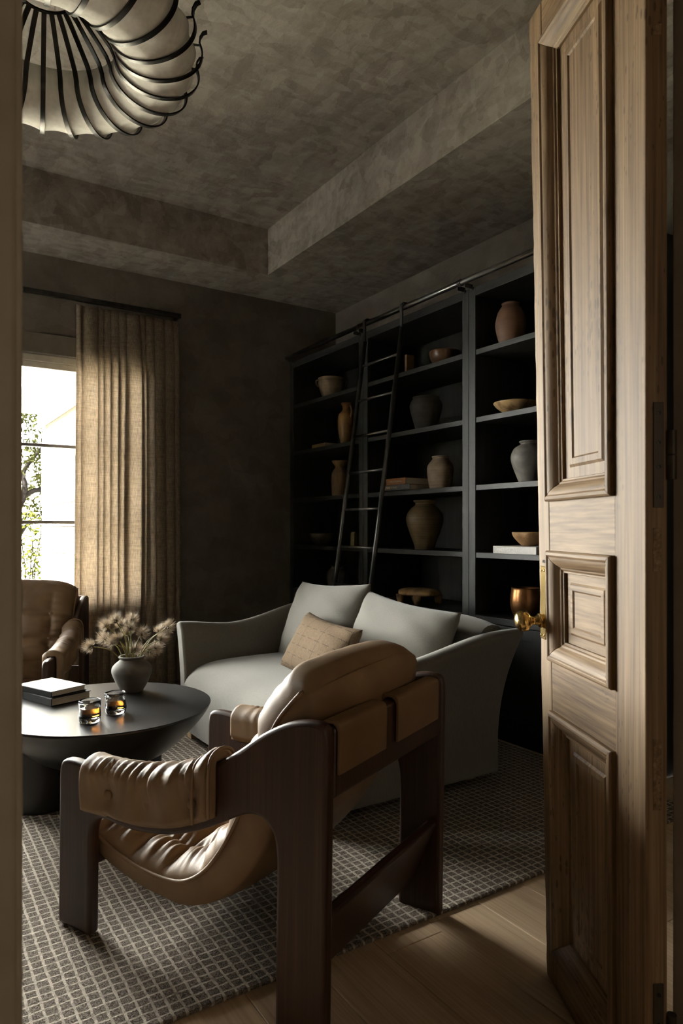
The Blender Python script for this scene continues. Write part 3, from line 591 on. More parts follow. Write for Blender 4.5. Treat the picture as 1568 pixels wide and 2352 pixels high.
lathe_thing('banded_jar', [(.060,0),(.068,.01),(.078,.07),(.082,.125),(.076,.15),(.055,.178),(.048,.19),(.053,.20),(.051,.204)], mt['tan'], (SX-.02, 3.262, SH[1]), 'banded tan clay jar beside the two stacked books', 'jar')
lathe_thing('ribbed_jar', [(.062,0),(.072,.04),(.098,.11),(.118,.18),(.113,.225),(.088,.262),(.064,.282),(.060,.297),(.072,.305),(.071,.314)], mt['rib'], (SX-.01, 3.425, SH[0]), 'large ribbed olive stoneware jar with flared lip in the middle bookcase', 'jar', n=64)
st = tag(empty('carved_stool', (SX-.03, 3.46, ZB), .2), 'low spalted wood stand on stub feet on the middle counter', 'stand', 'pottery and wooden pieces on the bookcase shelves')
MB().lathe(catmull([(.02,.055),(.10,.05),(.15,.058),(.158,.07),(.15,.085),(.10,.097),(.01,.10)], 4), 40, fx=.72, fn=lambda a, z: 1+.05*math.sin(2*a+1)+.03*math.sin(5*a)).build('top', mt['burl'], st, smooth=True)
for (x, y) in ((-.085, .085), (-.085, -.055), (.07, .09), (.06, -.11)): MB().lathe([(.014, 0), (.02, .01), (.027, .06)], 14, c=(x, y, 0)).build('foot', mt['burl'], st, smooth=True)
# unit by the door
lathe_thing('brown_jar', [(.055,0),(.062,.02),(.080,.09),(.083,.135),(.070,.19),(.050,.222),(.046,.232),(.050,.24)], mt['brown'], (SX, 2.70, SH[3]), 'tall dark terracotta jar on the top shelf beside the wooden door', 'jar')
lathe_thing('shallow_bowl', [(.04,0),(.06,.010),(.10,.040),(.118,.062),(.116,.068)], mt['burl'], (SX, 2.665, SH[2]), 'shallow turned wooden bowl beside the wooden door', 'bowl')
lathe_thing('ash_glaze_jar', [(.055,0),(.066,.03),(.092,.10),(.098,.145),(.082,.185),(.052,.205),(.046,.212),(.054,.222),(.052,.226)], mt['grey'], (SX, 2.565, SH[1]), 'round grey ash glazed jar with small lip by the wooden door', 'jar')
lb = book('pale_book', 'pale grey book lying under the wooden bowl by the door', (SX-.02, 2.545, SH[0]), 0, .24, .30, .040, 'bookwhite', 'books on the shelves')
text_obj('MADE FOR LIVING', .022, 'ink_white', lb, (-.1216, .035, .02), ROT_SPINE, width=.165)
lathe_thing('rough_rim_bowl', [(.035,0),(.052,.012),(.080,.045),(.088,.068),(.086,.074)], mt['woodl'], (SX, 2.565, SH[0]+.0405), 'warm wooden bowl with uneven rim on the pale book', 'bowl', fn=lambda a, z: 1+.06*(z/.07)*math.sin(3*a+.5)+.03*math.sin(7*a)*(z/.07))
lathe_thing('copper_cup', [(.050,0),(.062,.015),(.078,.06),(.080,.11),(.074,.155),(.075,.165)], mt['copper'], (SX-.02, 2.575, ZB), 'hammered copper pot on the counter beside the door knob', 'pot')

# ------------------------------------------------------------------ rug
rg = MB(); nx, ny = 40, 40
RX0, RX1, RY0, RY1 = -1.2, 2.735, 1.56, 4.55
vs = []
per = [(RX0, RY0), (RX1, RY0), (RX1, RY1), (RX0, RY1)]
rg.box(RX0, RX1, RY0, RY1, .0005, .011)
rug = tag(rg.build('rug', 'rug', None, bevel=.004), 'brown woven rug with cream windowpane grid under the furniture', 'rug')
RZ = .0112

#@@SOFA
# ------------------------------------------------------------------ sofa
sf = tag(empty('sofa', (1.335, 2.215, RZ)), 'grey linen slipcovered sofa with flared sloping arms', 'sofa')
SD, SL = .945, 1.48      # depth (x), length (y)
def arm_top(x):   # height of arm above rug along depth
    t = min(max((x-.30)/(SD-.30-.04), 0), 1); t = t*t*(3-2*t); return .600 + .100*t + .012*math.cos(min(x/.3, 1)*PI)
def arm_mesh(sign):
    m = MB(); rs = []; xs = np.linspace(0, SD, 36)
    for x in xs:
        zt = arm_top(x); ring = []; th = .085
        ex = 0
        zs = np.linspace(.045, zt-.03, 14)
        def flare(z): return .110*(max(z-.15, 0)/.55)**2.1
        bk = .055*(max(x-.78, 0)/.12)
        for z in zs: ring.append((x+ bk*(max(z-.2,0)/.55)**2, -sign*(flare(z)), z))
        for k in range(1, 8):
            a = PI*k/8; ring.append((x+bk*(max(zt-.2,0)/.55)**2, -sign*(flare(zt) + (th/2)*math.cos(a) - th/2), zt-.03+.036*math.sin(a)))
        for z in zs[::-1]: ring.append((x+bk*(max(z-.2,0)/.55)**2, -sign*(flare(z)-th), z))
        rs.append(ring)
    # rounded front nose
    def shift(r, dx, sc):
        c0 = np.mean(np.array(r), 0); return [(p[0]+dx, c0[1]+(p[1]-c0[1])*1.0 if sc == 1 else p[1] + (-sign*(-th_/2) if 0 else 0), p[2]) for p in r]
    m.rings(rs); return m
o = arm_mesh(1).build('arm', 'sofa', sf, smooth=False, bevel=.012, seg=3, angle=50); o.data.polygons.foreach_set('use_smooth', [True]*len(o.data.polygons)); o.data.set_sharp_from_angle(angle=math.radians(50))
o = arm_mesh(-1).build('arm', 'sofa', sf, bevel=.012, seg=3, angle=50); o.location = (0, SL, 0); o.data.polygons.foreach_set('use_smooth', [True]*len(o.data.polygons)); o.data.set_sharp_from_angle(angle=math.radians(50))
# back
m = MB(); rs = []
for y in np.linspace(.02, SL-.02, 40):
    e = min(y-.02, SL-.02-y); top = .705 + .030*(1-math.exp(-e/.12)); ring = []
    zs = np.linspace(.045, top-.05, 12)
    for z in zs: ring.append((SD-.001+.055*(max(z-.2, 0)/.55)**2, y, z))
    for k in range(1, 8):
        a = PI*k/8; ring.append((SD-.07+.055*((top-.2)/.55)**2+.069*math.cos(a), y, top-.05+.05*math.sin(a)))
    for z in zs[::-1]: ring.append((SD-.16+.03*(max(z-.2, 0)/.55), y, z))
    rs.append(ring)
m.rings(rs).build('backrest', 'sofa', sf, autos=50)
# seat and front skirt as one slipcovered block with a soft front edge
prof = [(.0, .045), (-.008, .15), (-.012, .25), (-.004, .32), (.03, .375), (.09, .408), (.18, .424), (.4, .43), (.75, .428), (.76, .30), (.76, .045)]
pp = catmull(prof[:9], 5) + [(.76, .30), (.76, .045)]
rs = []; rw = random.Random(2)
for y in np.linspace(.075, SL-.075, 48):
    e = min(y-.075, SL-.075-y); d = .03*math.exp(-e/.05)
    rs.append([(x + .003*math.sin(y*9+x*3), y, z - (d if z > .3 else 0) + .003*math.sin(y*7+1)*(z > .35)) for (x, z) in pp])
MB().rings(rs).build('seat', 'sofa', sf, autos=60)
for (x, y) in ((.045, .10), (.045, SL-.10), (SD-.085, .12), (SD-.085, SL-.12)):
    bx('leg', 'sofa_leg', x-.03, x+.03, y-.03, y+.03, 0, .05, sf, .003)
def cushion(name, w_, h_, d_, mat, seed, wr=.011, pinch=.05, sharp=2.6):
    r = random.Random(seed); ph = [r.uniform(0, 6.28) for _ in range(10)]; n = 44
    m = MB(); top = []; bot = []
    for sgn, arr in ((1, top), (-1, bot)):
        for i in range(n+1):
            row = []
            for j in range(n+1):
                u = -1+2*i/n; v = -1+2*j/n
                e = (1-abs(u)**sharp)*(1-abs(v)**sharp); t = max(e, 0)**.5
                ear = (abs(u)*abs(v))**3
                x = u*w_/2*(1-pinch*(1-abs(v)**2)*.0 - pinch*.5*(1-ear)*abs(u)*(1-v*v)) ; y = v*h_/2*(1-pinch*.7*(1-u*u)*abs(v))
                fold = wr*(math.sin(3.4*u+2*v*v+ph[0])*math.sin(2*v+ph[1]) + .8*math.sin(12*(u*.6+v)+ph[2])*abs(u*v)*2.2 + .4*math.sin(8*(u-.7*v)+ph[3])*abs(u)*(1-abs(u))*2)
                z = sgn*d_/2*t + fold*t*.55
                row.append((x, y, z))
            arr.append(row)
    vs = [p for row in top for p in row]; k = n+1; fs = []
    for i in range(n):
        for j in range(n): fs.append((i*k+j, (i+1)*k+j, (i+1)*k+j+1, i*k+j+1))
    m.add(vs, fs); m.add([p for row in bot for p in row], [tuple(reversed(f)) for f in fs])
    o = m.build(name, mat, None, smooth=True)
    bm = bmesh.new(); bm.from_mesh(o.data); bmesh.ops.remove_doubles(bm, verts=bm.verts, dist=1e-5); bmesh.ops.recalc_face_normals(bm, faces=bm.faces); bm.to_mesh(o.data); bm.free()
    o.data.polygons.foreach_set('use_smooth', [True]*len(o.data.polygons))
    return o
def place(o, loc, xaxis, normal):
    zx = Vector(normal).normalized(); xx = Vector(xaxis); xx = (xx - zx*xx.dot(zx)).normalized(); yy = zx.cross(xx)
    mt_ = Matrix((xx, yy, zx)).transposed().to_4x4(); mt_.translation = loc; o.matrix_world = mt_
# face of cushions looks toward -X; width axis along -Y (image right)
cu = cushion('back_cushion', .73, .50, .21, 'sofa', 11, pinch=.12); place(cu, (1.985, 3.262, .612), (0, -1, .045), (-.93, .03, .36)); tag(cu, 'grey back cushion nearest the curtain on the sofa', 'cushion', 'sofa back cushions')
cu = cushion('back_cushion', .68, .48, .21, 'sofa', 23, pinch=.12); place(cu, (1.985, 2.60, .582), (0, -1, -.06), (-.92, -.05, .38)); tag(cu, 'grey back cushion beside the right sofa arm', 'cushion', 'sofa back cushions')
cu = cushion('throw_pillow', .62, .32, .14, 'pillow', 5, wr=.006, pinch=.14, sharp=3.2); place(cu, (1.735, 2.875, .560), (-.10, -1, -.04), (-.86, .10, .50)); tag(cu, 'brown stitched lumbar pillow leaning between the grey cushions', 'pillow')
#@@END_SOFA

#@@CHAIR
# ------------------------------------------------------------------ leather lounge chairs
CW, CL, CT = .655, .918, .036
prof_top = catmull([(.918, .42), (.914, .455), (.897, .474), (.86, .479), (.80, .477), (.72, .475), (.6, .483), (.5, .50), (.42, .524), (.36, .552), (.319, .575), (.25, .62), (.184, .668), (.121, .702), (.07, .717), (.03, .719), (.008, .710), (0, .685)], 4)
prof_in = catmull([(.136, .36), (.138, .405), (.148, .445), (.172, .470), (.204, .475), (.25, .461), (.347, .409), (.451, .367), (.56, .344), (.65, .338), (.714, .342), (.750, .336), (.773, .31), (.779, .26)], 4)
side_poly = [(.918, 0)] + prof_top + [(0, 0), (.136, 0)] + prof_in + [(.779, 0)]
def arm_z(s_):
    xs = [p[0] for p in prof_top][::-1]; zs_ = [p[1] for p in prof_top][::-1]; return float(np.interp(s_, xs, zs_))
def arm_low(s_):
    xs = [p[0] for p in prof_in]; zs_ = [p[1] for p in prof_in]; return float(np.interp(s_, xs, zs_))
sling_c = catmull([(.865, .300), (.835, .268), (.76, .232), (.66, .208), (.56, .200), (.47, .212), (.395, .258), (.335, .330), (.285, .415), (.243, .51), (.204, .60), (.163, .68), (.118, .735), (.075, .778)], 14)
def arc_resample(pts, n):
    P = np.array(pts); d = np.r_[0, np.cumsum(np.linalg.norm(np.diff(P, axis=0), axis=1))]; t = np.linspace(0, d[-1], n)
    return np.c_[np.interp(t, d, P[:, 0]), np.interp(t, d, P[:, 1])], d[-1]
def cell(x):  # 0 at seams, 1 in the middle of a cell
    fx = x-math.floor(x); return (1-abs(2*fx-1)**3.0)
def make_chair():
    ch = empty('lounge_chair')
    for a in (0, CW-CT):
        MB().prism([(y, z) for (y, z) in side_poly], 'x', a, a+CT).build('side_frame', 'walnut', ch, bevel=.011, seg=3, angle=40, autos=35)
    bx('back_rail', 'walnut', CT-.002, CW-CT+.002, .0, .034, .545, .706, ch, .009, seg=3)
    m = MB()   # tilted stretcher board between the rear legs
    a = Vector((0, .105, .085)); b = Vector((0, .022, .285)); d = (b-a).normalized(); nn = Vector((0, d.z, -d.y))*.014
    q = [a-nn, a+nn, b+nn, b-nn]; m.rings([[(CT-.004, p.y, p.z) for p in q], [(CW-CT+.004, p.y, p.z) for p in q]]); m.build('stretcher', 'walnut', ch, bevel=.008, seg=3)
    bx('front_rail', 'walnut', CT-.004, CW-CT+.004, .812, .842, .175, .265, ch, .006)
    # ---- sling cushion
    na, nb = 150, 56
    P, LEN = arc_resample(sling_c, na); T = np.gradient(P, axis=0); T /= np.linalg.norm(T, axis=1)[:, None]; NRM = np.c_[T[:, 1]*-1, T[:, 0]]
    NRM = -NRM  # sitting side: up / toward the front
    if NRM[na//3][1] < 0: NRM = -NRM
    rows = 8; rs = []; rr = random.Random(4); ph = [rr.uniform(0, 6.28) for _ in range(8)]
    w0, w1 = CT+.012, CW-CT-.012
    def top_h(a, b):
        u = 2*b-1; edge = (1-abs(u)**(4+6*min(max((a-.62)/.25, 0), 1))); back = min(max((a-.62)/.25, 0), 1)
        A = a*rows+.5; B = b*3+.5+0
        bulge = (cell(A)*.5+.5)*(cell(b*3.333+.333)*.5+.5); bulge = bulge*(1-min(max((a-.80)/.12, 0), 1))+.8*min(max((a-.80)/.12, 0), 1)
        tpf = min(max((a-.80)/.12, 0), 1); seam = tpf*.55 + (1-tpf)*min(cell(A), 1)**.5*min(cell(b*3.333+.333), 1)**.5
        wr = .0045*math.sin(2*PI*a*34+2.5*math.sin(5*b+ph[0])+ph[1])*math.exp(-((b-.16)/.10)**2) + .0045*math.sin(2*PI*a*31+2*math.sin(6*b+ph[2]))*math.exp(-((b-.84)/.10)**2)
        wr += .003*math.sin(2*PI*(a*17+b*3)+ph[3])*math.sin(2*PI*(b*2.3-a*4)+ph[4])
        wr *= (1-.6*back)*min(1, edge*3)
        endf = min(1, a/.05)*min(1, (1-a)/.04); endf = endf**.5
        return (.012 + edge**.7*(.040+.034*seam*bulge+.022*back) + wr)*endf
    def dome(a, b): return .052*(1-abs(2*b-1)**2.4)*min(max((a-.72)/.28, 0), 1)**1.5-.012*min(max((a-.72)/.28, 0), 1)
    for i in range(na):
        a = i/(na-1); back = min(max((a-.60)/.30, 0), 1); endf = min(1, a/.04)*min(1, (1-a)/.05); endf = max(endf, .0)**.5
        ring = []; c0 = P[i]; n_ = NRM[i]
        for j in range(nb+1):
            b = j/nb; h = top_h(a, b); e_ = dome(a, b)
            ring.append((w0+(w1-w0)*b, c0[0]+n_[0]*h+T[i][0]*e_, c0[1]+n_[1]*h+T[i][1]*e_))
        for j in range(nb, -1, -2):
            b = j/nb; d = (float(np.interp(a, [0, .3, .5, .64, .84, 1], [.034, .042, .074, .088, .070, .055]))+.014*(1-(2*b-1)**2)-.010*abs(2*b-1)**8)*endf+.004
            e_ = dome(a, b); ring.append((w0+(w1-w0)*b, c0[0]-n_[0]*d+T[i][0]*e_, c0[1]-n_[1]*d+T[i][1]*e_))
        rs.append(ring)
    sl = MB().rings(rs).build('sling_cushion', 'leather', ch, smooth=True)
    for wv in (w0-.001, w1+.001):
        MB().tube([(wv, P[i][0]+NRM[i][0]*.012, P[i][1]+NRM[i][1]*.012) for i in range(2, na-2, 2)], .0055, 8).build('piping', 'leather', sl, smooth=True)
    def rear(i, b):
        a = i/(na-1); e_ = dome(a, b); d = (float(np.interp(a, [0, .3, .5, .64, .84, 1], [.034, .042, .074, .088, .070, .055]))+.014*(1-(2*b-1)**2)-.010*abs(2*b-1)**8)*min(1, (1-a)/.05)**.5+.0045
        return (w0+(w1-w0)*b, P[i][0]-NRM[i][0]*d+T[i][0]*e_, P[i][1]-NRM[i][1]*d+T[i][1]*e_)
    rim = [rear(int(na*(.74+.20*min(1, math.sin(PI*t)*2.2)**.7)), .006+.988*t) for t in np.linspace(0, 1, 60)]
    MB().tube(rim, .005, 8).build('piping', 'leather', sl, smooth=True)
    sm = [rear(i, .60) for i in range(int(na*.80), int(na*.94), 2)]
    MB().tube(sm, .0035, 6).build('seam', 'leather', sl, smooth=True)
    for r_ in range(1, rows):
        a = (r_)/rows
        for b in (.2, .5, .8):
            i = int((a-.5/rows)*na) if r_ else 0; i = int(min(max(a*na-na*.5/rows, 0), na-1)); h = top_h(i/(na-1), b); c0 = P[i]; n_ = NRM[i]
            MB().lathe(catmull([(.001, -.004), (.011, -.003), (.012, .001), (.008, .004), (.001, .005)], 3), 14).build('button', 'leather', sl, smooth=True)
            ob = COL.objects[-1]; zx = Vector((0, n_[0], n_[1])); place_local(ob, (w0+(w1-w0)*b, c0[0]+n_[0]*h, c0[1]+n_[1]*h), zx)
    # ---- head roll over the back rail (top pillow)
    # ---- straps over the back rail
    for (a, b) in ((.036, .256), (.318, .572)):
        path = catmull([(-.011, .602), (-.0115, .65), (-.011, .70), (-.004, .7165), (.017, .7205), (.036, .7165), (.045, .70), (.052, .66)], 4)
        q = []; m = MB(); rs = []
        for (y, z) in path: rs.append((y, z))
        outer = rs; inner = [(y+(.007 if y < .017 else -.007)*(1 if abs(y-.017) > .012 else 0), z-(.007 if z > .705 else 0)) for (y, z) in rs]
        poly = outer + inner[::-1]; m.prism(poly, 'x', a, b); m.build('back_strap', 'leather_dark', ch, bevel=.003, autos=40)
    # ---- padded arm wraps
    for side in (0, 1):
        m = MB(); rs = []; ns, nc = 64, 44; s0, s1 = .315, .795
        btn = [(.691, .060), (.539, .056), (.385, .052)]
        zb_out = lambda s_: arm_low(s_)+.022 if s_ < .70 else np.interp(s_, [.70, .795], [.358, .352])
        for i in range(ns+1):
            s_ = s0+(s1-s0)*i/ns; zt = arm_z(s_); zo = zb_out(s_); ring_o = []; ring_i = []
            Lo = zt-zo; Ltop = CT+.01; Li = .085; tot = Lo+Ltop+Li
            en = min(1, (s_-s0)/.02+.25)*min(1, (s1-s_)/.02+.25)
            for j in range(nc+1):
                d = tot*j/nc
                # base path of the arm and the outward normal
                if d < Lo: p = (-.003, zo+d); n_ = (-1, 0)
                elif d < Lo+Ltop: t = (d-Lo)/Ltop; an = PI*t; p = (-.003+(CT+.006)*t, zt+.004); n_ = (-math.cos(an), math.sin(an)*1.0)
                else: p = (CT+.003, zt-(d-Lo-Ltop)); n_ = (1, 0)
                ln = math.hypot(*n_); n_ = (n_[0]/ln, n_[1]/ln)
                th = .031*min(1, (d/.02)+.2)*min(1, (tot-d)/.03+.2)*en
                if d < Lo+.02:
                    for (bs, bd) in btn:
                        r2 = ((s_-bs)/.045)**2 + ((d-bd)/.05)**2; th -= .021*math.exp(-r2)
                        if d > bd: th += .0045*math.exp(-((s_-bs)/.05)**2)*math.cos((s_-bs)*260)*min(1, (d-bd)/.04)
                    th += .004*math.sin(s_*23+d*30)*min(1, d/.05)
                fold = .005*math.sin(s_*150+d*25+3*math.sin(s_*20))*math.exp(-((d-Lo-.02)/.07)**2)*math.exp(-((s_-.50)/.16)**2)
                band = .008*math.exp(-((s_-.34)/.014)**4)
                th = max(th+fold+band, .006)
                ring_o.append((p[0]+n_[0]*th, s_, p[1]+n_[1]*th)); ring_i.append((p[0]-n_[0]*.0, s_, p[1]))
            rs.append(ring_o+ring_i[::-1])
        m.rings(rs)
        pad = m.build('arm_pad', 'leather', ch, smooth=True)
        if side: pad.scale = (-1, 1, 1); pad.location = (CW, 0, 0)
        for (bs, bd) in btn:
            zo = zb_out(bs); MB().lathe(catmull([(.001, -.006), (.0125, -.005), (.0135, -.001), (.009, .003), (.001, .0045)], 3), 14).build('button', 'leather', pad, smooth=True)
            place_local(COL.objects[-1], (-.003-.0125, bs, zo+bd), Vector((-1, 0, 0)))
        for s_ in (s0, s0+.052):
            zt = arm_z(s_); zo = zb_out(s_)
            MB().tube(catmull([(-.030, s_, zo+.004), (-.032, s_, zo+.06), (-.031, s_, zt-.02), (-.020, s_, zt+.020), (CT/2, s_, zt+.032), (CT+.020, s_, zt+.014), (CT+.031, s_, zt-.03), (CT+.028, s_, zt-.075)], 5), .0045, 7).build('piping', 'leather', pad, smooth=True)
    return ch
def place_local(o, loc, zax):
    zx = Vector(zax).normalized(); xx = zx.orthogonal().normalized(); yy = zx.cross(xx)
    mt_ = Matrix((xx, yy, zx)).transposed().to_4x4(); mt_.translation = loc; o.matrix_local = mt_
chair = make_chair(); chair.location = (.789, 1.288, .0); chair.rotation_euler = (math.asin(RZ/.78), 0, math.radians(25.2))
tag(chair, 'tan leather sling lounge chair in the foreground seen from behind', 'chair', 'tan leather lounge chairs')
chair2 = copy_tree(chair); chair2.location = (1.033, 4.492, RZ); chair2.rotation_euler = (0, 0, math.radians(155.2))
tag(chair2, 'tan leather lounge chair by the window facing the coffee table', 'chair', 'tan leather lounge chairs')
#@@END_CHAIR

#@@TABLE
# ------------------------------------------------------------------ coffee table and what stands on it
TC = (.755, 3.00); TH = .40
tb = tag(empty('coffee_table', (TC[0], TC[1], RZ)), 'round black coffee table with bowl shaped underside', 'table'); th = TH-RZ
MB().lathe([(.001, th-.215)] + catmull([(.16, th-.213), (.25, th-.195), (.33, th-.135), (.40, th-.062), (.431, th-.018), (.435, th-.008), (.431, th-.001), (.42, th), (.2, th)], 6) + [(.001, th)], 96).build('bowl_top', 'table', tb, smooth=False, autos=40)
for (x, y, r_) in ((-.235, .085, .135), (-.01, -.185, .085), (.185, .075, .08)):
    MB().lathe([(r_, 0), (r_, th-.065 if r_ > .1 else th-.10)], 40, c=(x, y, 0)).build('leg', 'table', tb, autos=40)
vz = lathe_thing('flower_vase', [(.042, 0), (.05, .006), (.072, .045), (.090, .092), (.083, .120), (.058, .142), (.052, .150), (.060, .158), (.058, .163)], 'vase_grey', (.922, 3.186, TH+.0005), 'matt grey vase holding fluffy dried seed heads on the coffee table', 'vase', group='things on the coffee table')
FL = [
 ((0.758, 3.249, 0.612), (-1.48, 0.72, 0.38), 'seed head drooping furthest left of the vase on a long bent stem'),
 ((0.827, 3.255, 0.699), (-1.11, 0.76, 0.86), 'tawny seed head at the upper left of the bouquet'),
 ((0.855, 3.208, 0.725), (-0.37, 0.12, 1.72), 'tawny seed head at the top left of the bouquet'),
 ((0.886, 3.226, 0.698), (-0.24, 0.27, 1.73), 'small tawny seed head tucked behind the tallest ones'),
 ((0.926, 3.204, 0.722), (0.03, 0.11, 1.79), 'tallest pale seed head at the top of the bouquet'),
 ((0.896, 3.131, 0.695), (-0.18, -0.37, 1.71), 'pinkish seed head below the tallest pale one'),
 ((0.938, 3.094, 0.671), (0.7, -1.02, 1.16), 'pale seed head right of centre facing right'),
 ((0.831, 3.302, 0.632), (-1.14, 1.09, 0.54), 'wide open pale seed head at the left with dark core showing'),
 ((0.84, 3.199, 0.629), (-1.35, 0.5, 0.74), 'seed head low left of centre in the bouquet'),
 ((0.861, 3.181, 0.643), (-1.18, 0.33, 0.9), 'seed head behind the low left ones'),
 ((0.924, 3.267, 0.656), (0.02, 0.65, 1.56), 'pale seed head in the middle of the bouquet'),
 ((0.931, 3.175, 0.591), (0.86, -0.7, 1.31), 'shaded seed head just above the vase mouth'),
 ((0.969, 3.212, 0.569), (1.45, 0.09, 0.56), 'dark shaded seed head at the right of the vase mouth'),
 ((1.009, 3.125, 0.598), (1.36, -0.92, 0.73), 'seed head low on the right of the bouquet'),
 ((0.994, 3.162, 0.58), (1.51, -0.68, 0.66), 'seed head between the vase mouth and the low right one'),
 ((1.017, 3.066, 0.645), (1.13, -1.07, 0.88), 'seed head under the two at the far right'),
 ((1.064, 3.116, 0.69), (1.28, -0.72, 1.04), 'large pale seed head furthest right in the bouquet'),
 ((1.044, 3.168, 0.662), (0.76, -0.11, 1.44), 'smaller seed head at the far right beside the large pale one')]
rf = random.Random(9)
for k, (p, dirn, lab) in enumerate(FL):
    fo = tag(empty('dried_flower', (.922, 3.186, TH+.16)), lab, 'flower', 'dried seed heads in the vase'); base = Vector((.922, 3.186, TH+.16)); hd = Vector(p)-base; dv = Vector(dirn).normalized()
    s0 = Vector((hd.x*.12+rf.uniform(-.012, .012), hd.y*.12+rf.uniform(-.012, .012), -.05)); s0.x = max(-.03, min(.03, s0.x)); s0.y = max(-.03, min(.03, s0.y))
    mid = s0*.4+hd*.55+Vector((0, 0, .02))
    mid.x *= .85; mid.y *= .85
    MB().tube(catmull([tuple(s0), tuple(mid), tuple(hd)], 6), .0022, 6).build('stem', 'stem', fo, smooth=True)
    MB().lathe(catmull([(.001, -.009), (.008, -.006), (.0105, .001), (.008, .007), (.001, .010)], 3), 12).build('seed_core', 'seed', fo, smooth=True); place_local(COL.objects[-1], hd, dv)
    m = MB(); xx = dv.orthogonal().normalized(); yy = dv.cross(xx)
    for q in range(300):
        ct = rf.uniform(-.25, 1.); ang = rf.uniform(0, 2*PI); st_ = math.sqrt(max(0, 1-ct*ct)); d = (dv*ct + (xx*math.cos(ang)+yy*math.sin(ang))*st_).normalized()
        ln = rf.uniform(.027, .046)*(.75+.35*max(ct, 0)); side = d.orthogonal().normalized(); side = (side*math.cos(ang*3)+d.cross(side)*math.sin(ang*3))*.0009
        a0 = hd+d*.007; bend = (dv*.35+Vector((rf.gauss(0, .2), rf.gauss(0, .2), rf.gauss(0, .2))))*ln*.35; a1 = a0+d*ln*.55; a2 = a0+d*ln+bend
        m.add([a0-side, a0+side, a1+side*.8, a1-side*.8, a2], [(0, 1, 2, 3), (3, 2, 4)])
    tag(m.build('seed_fluff', 'fluff', fo), kind='stuff')
def tumbler(loc, rz, label):
    o = tag(empty('whiskey_glass', loc, rz), label, 'glass', 'whiskey tumblers on the coffee table'); R_ = .041
    fn = lambda a, z: 1 + .028*math.sin(3*a+z*40)+.018*math.sin(5*a-z*60)
    prof = [(.001, 0), (.034, 0), (.0385, .004), (.0405, .012)] + [(.0405+.0015*math.sin(t*9), .012+t*.070) for t in np.linspace(.1, 1, 9)] + [(.0395, .0845), (.038, .083)] + [(.0365, .012+t*.070) for t in np.linspace(.95, .12, 8)] + [(.030, .0165), (.001, .016)]
    MB().lathe(prof, 48, fn=fn).build('tumbler', 'glass', o, smooth=True)
    lq = [(.001, .0168), (.0295, .0172)] + [(.0362, z) for z in np.linspace(.021, .056, 5)] + [(.001, .056)]
    MB().lathe(lq, 48, fn=fn).build('whiskey', 'whiskey', o, autos=50)
    return o
tumbler((.640, 2.774, TH+.0004), .4, 'whiskey tumbler nearest the edge of the coffee table'); tumbler((.757, 2.848, TH+.0004), 1.7, 'whiskey tumbler in front of the grey vase')
bz = math.atan2(.261, -.093) - PI/2
b1 = book('black_book', 'thick black book under the pale topped one on the coffee table', (.598, 3.258, TH+.0004), bz, .185, .285, .034, 'bookblack', 'books on the coffee table')
b2 = book('pale_topped_book', 'black spined book with pale cover on top of the stack', (.590, 3.262, TH+.0350), bz+.06, .170, .255, .024, 'bookblack', 'books on the coffee table', top='booktop')
#@@END_TABLE

#@@CURTAIN
# ------------------------------------------------------------------ curtain and rod
CX0, CX1, CZ0, CZ1, CY = 1.055, 1.775, .012, 2.672, 4.90
m = MB(); nu, nv = 420, 46; rc = random.Random(6)
edges = [0, .05, .20, .25, .315, .39, .46, .60, .655, .74, .85, .94, 1.0]
fold_in = [.15, .24, .46, .44, .40, .45, .40, .44, .46, .34, .36, .2]
def fold_xy(u, v):   # u across 0..1, v up 0..1 -> sideways and depth offset of one pleat
    k = 0
    while k < len(edges)-2 and u > edges[k+1]: k += 1
    wid = edges[k+1]-edges[k]; t = (u-edges[k])/wid
    tp = min(max((v-.90)/.10, 0), 1); body = 1-.75*tp
    dx = -fold_in[k]*wid*math.sin(2*PI*t)*(body*(.85+.25*math.sin(4*v+k)))
    a = (.016+.13*wid)*(1-.5*tp)
    y = a*(.5-.5*math.cos(2*PI*t)) - .016*tp*math.exp(-(min(t, 1-t)/.12)**2)
    return dx, -y + .006*math.sin(3*v+u*5)
rs = []
for i in range(nv+1):
    v = i/nv; row = []
    for j in range(nu+1):
        u = j/nu; dx, dy = fold_xy(u, v)
        row.append((CX0+(CX1-CX0)*(u+dx) - .022*(1-v)*(1-u) + .018*(1-v)*u, CY+.04+dy, CZ0+(CZ1-CZ0)*v + (.012*math.exp(-(min(abs(u-e) for e in edges)/.012)**2) if v > .985 else 0)))
    rs.append(row)
m.rings(rs, closed=False, cap=False)
ct = tag(m.build('curtain', 'curtain', None, smooth=True), 'floor length beige linen curtain with pinch pleats', 'curtain')
sd = ct.modifiers.new('thick', 'SOLIDIFY'); sd.thickness = .002
rod = tag(empty('curtain_rod', (0, 4.90, 2.705)), 'black curtain track above the window', 'curtain rod')
bx('track', 'iron', -.55, 1.775, -.014, .014, -.016, .016, rod, .003); MB().tube([(1.765, 0, 0), (1.765, .12, 0)], .014, 10).build('return_arm', 'iron', rod)
for x in (-.5, .6): bx('bracket', 'iron', x-.012, x+.012, .0, .12, -.006, .012, rod, .002)
#@@END_CURTAIN

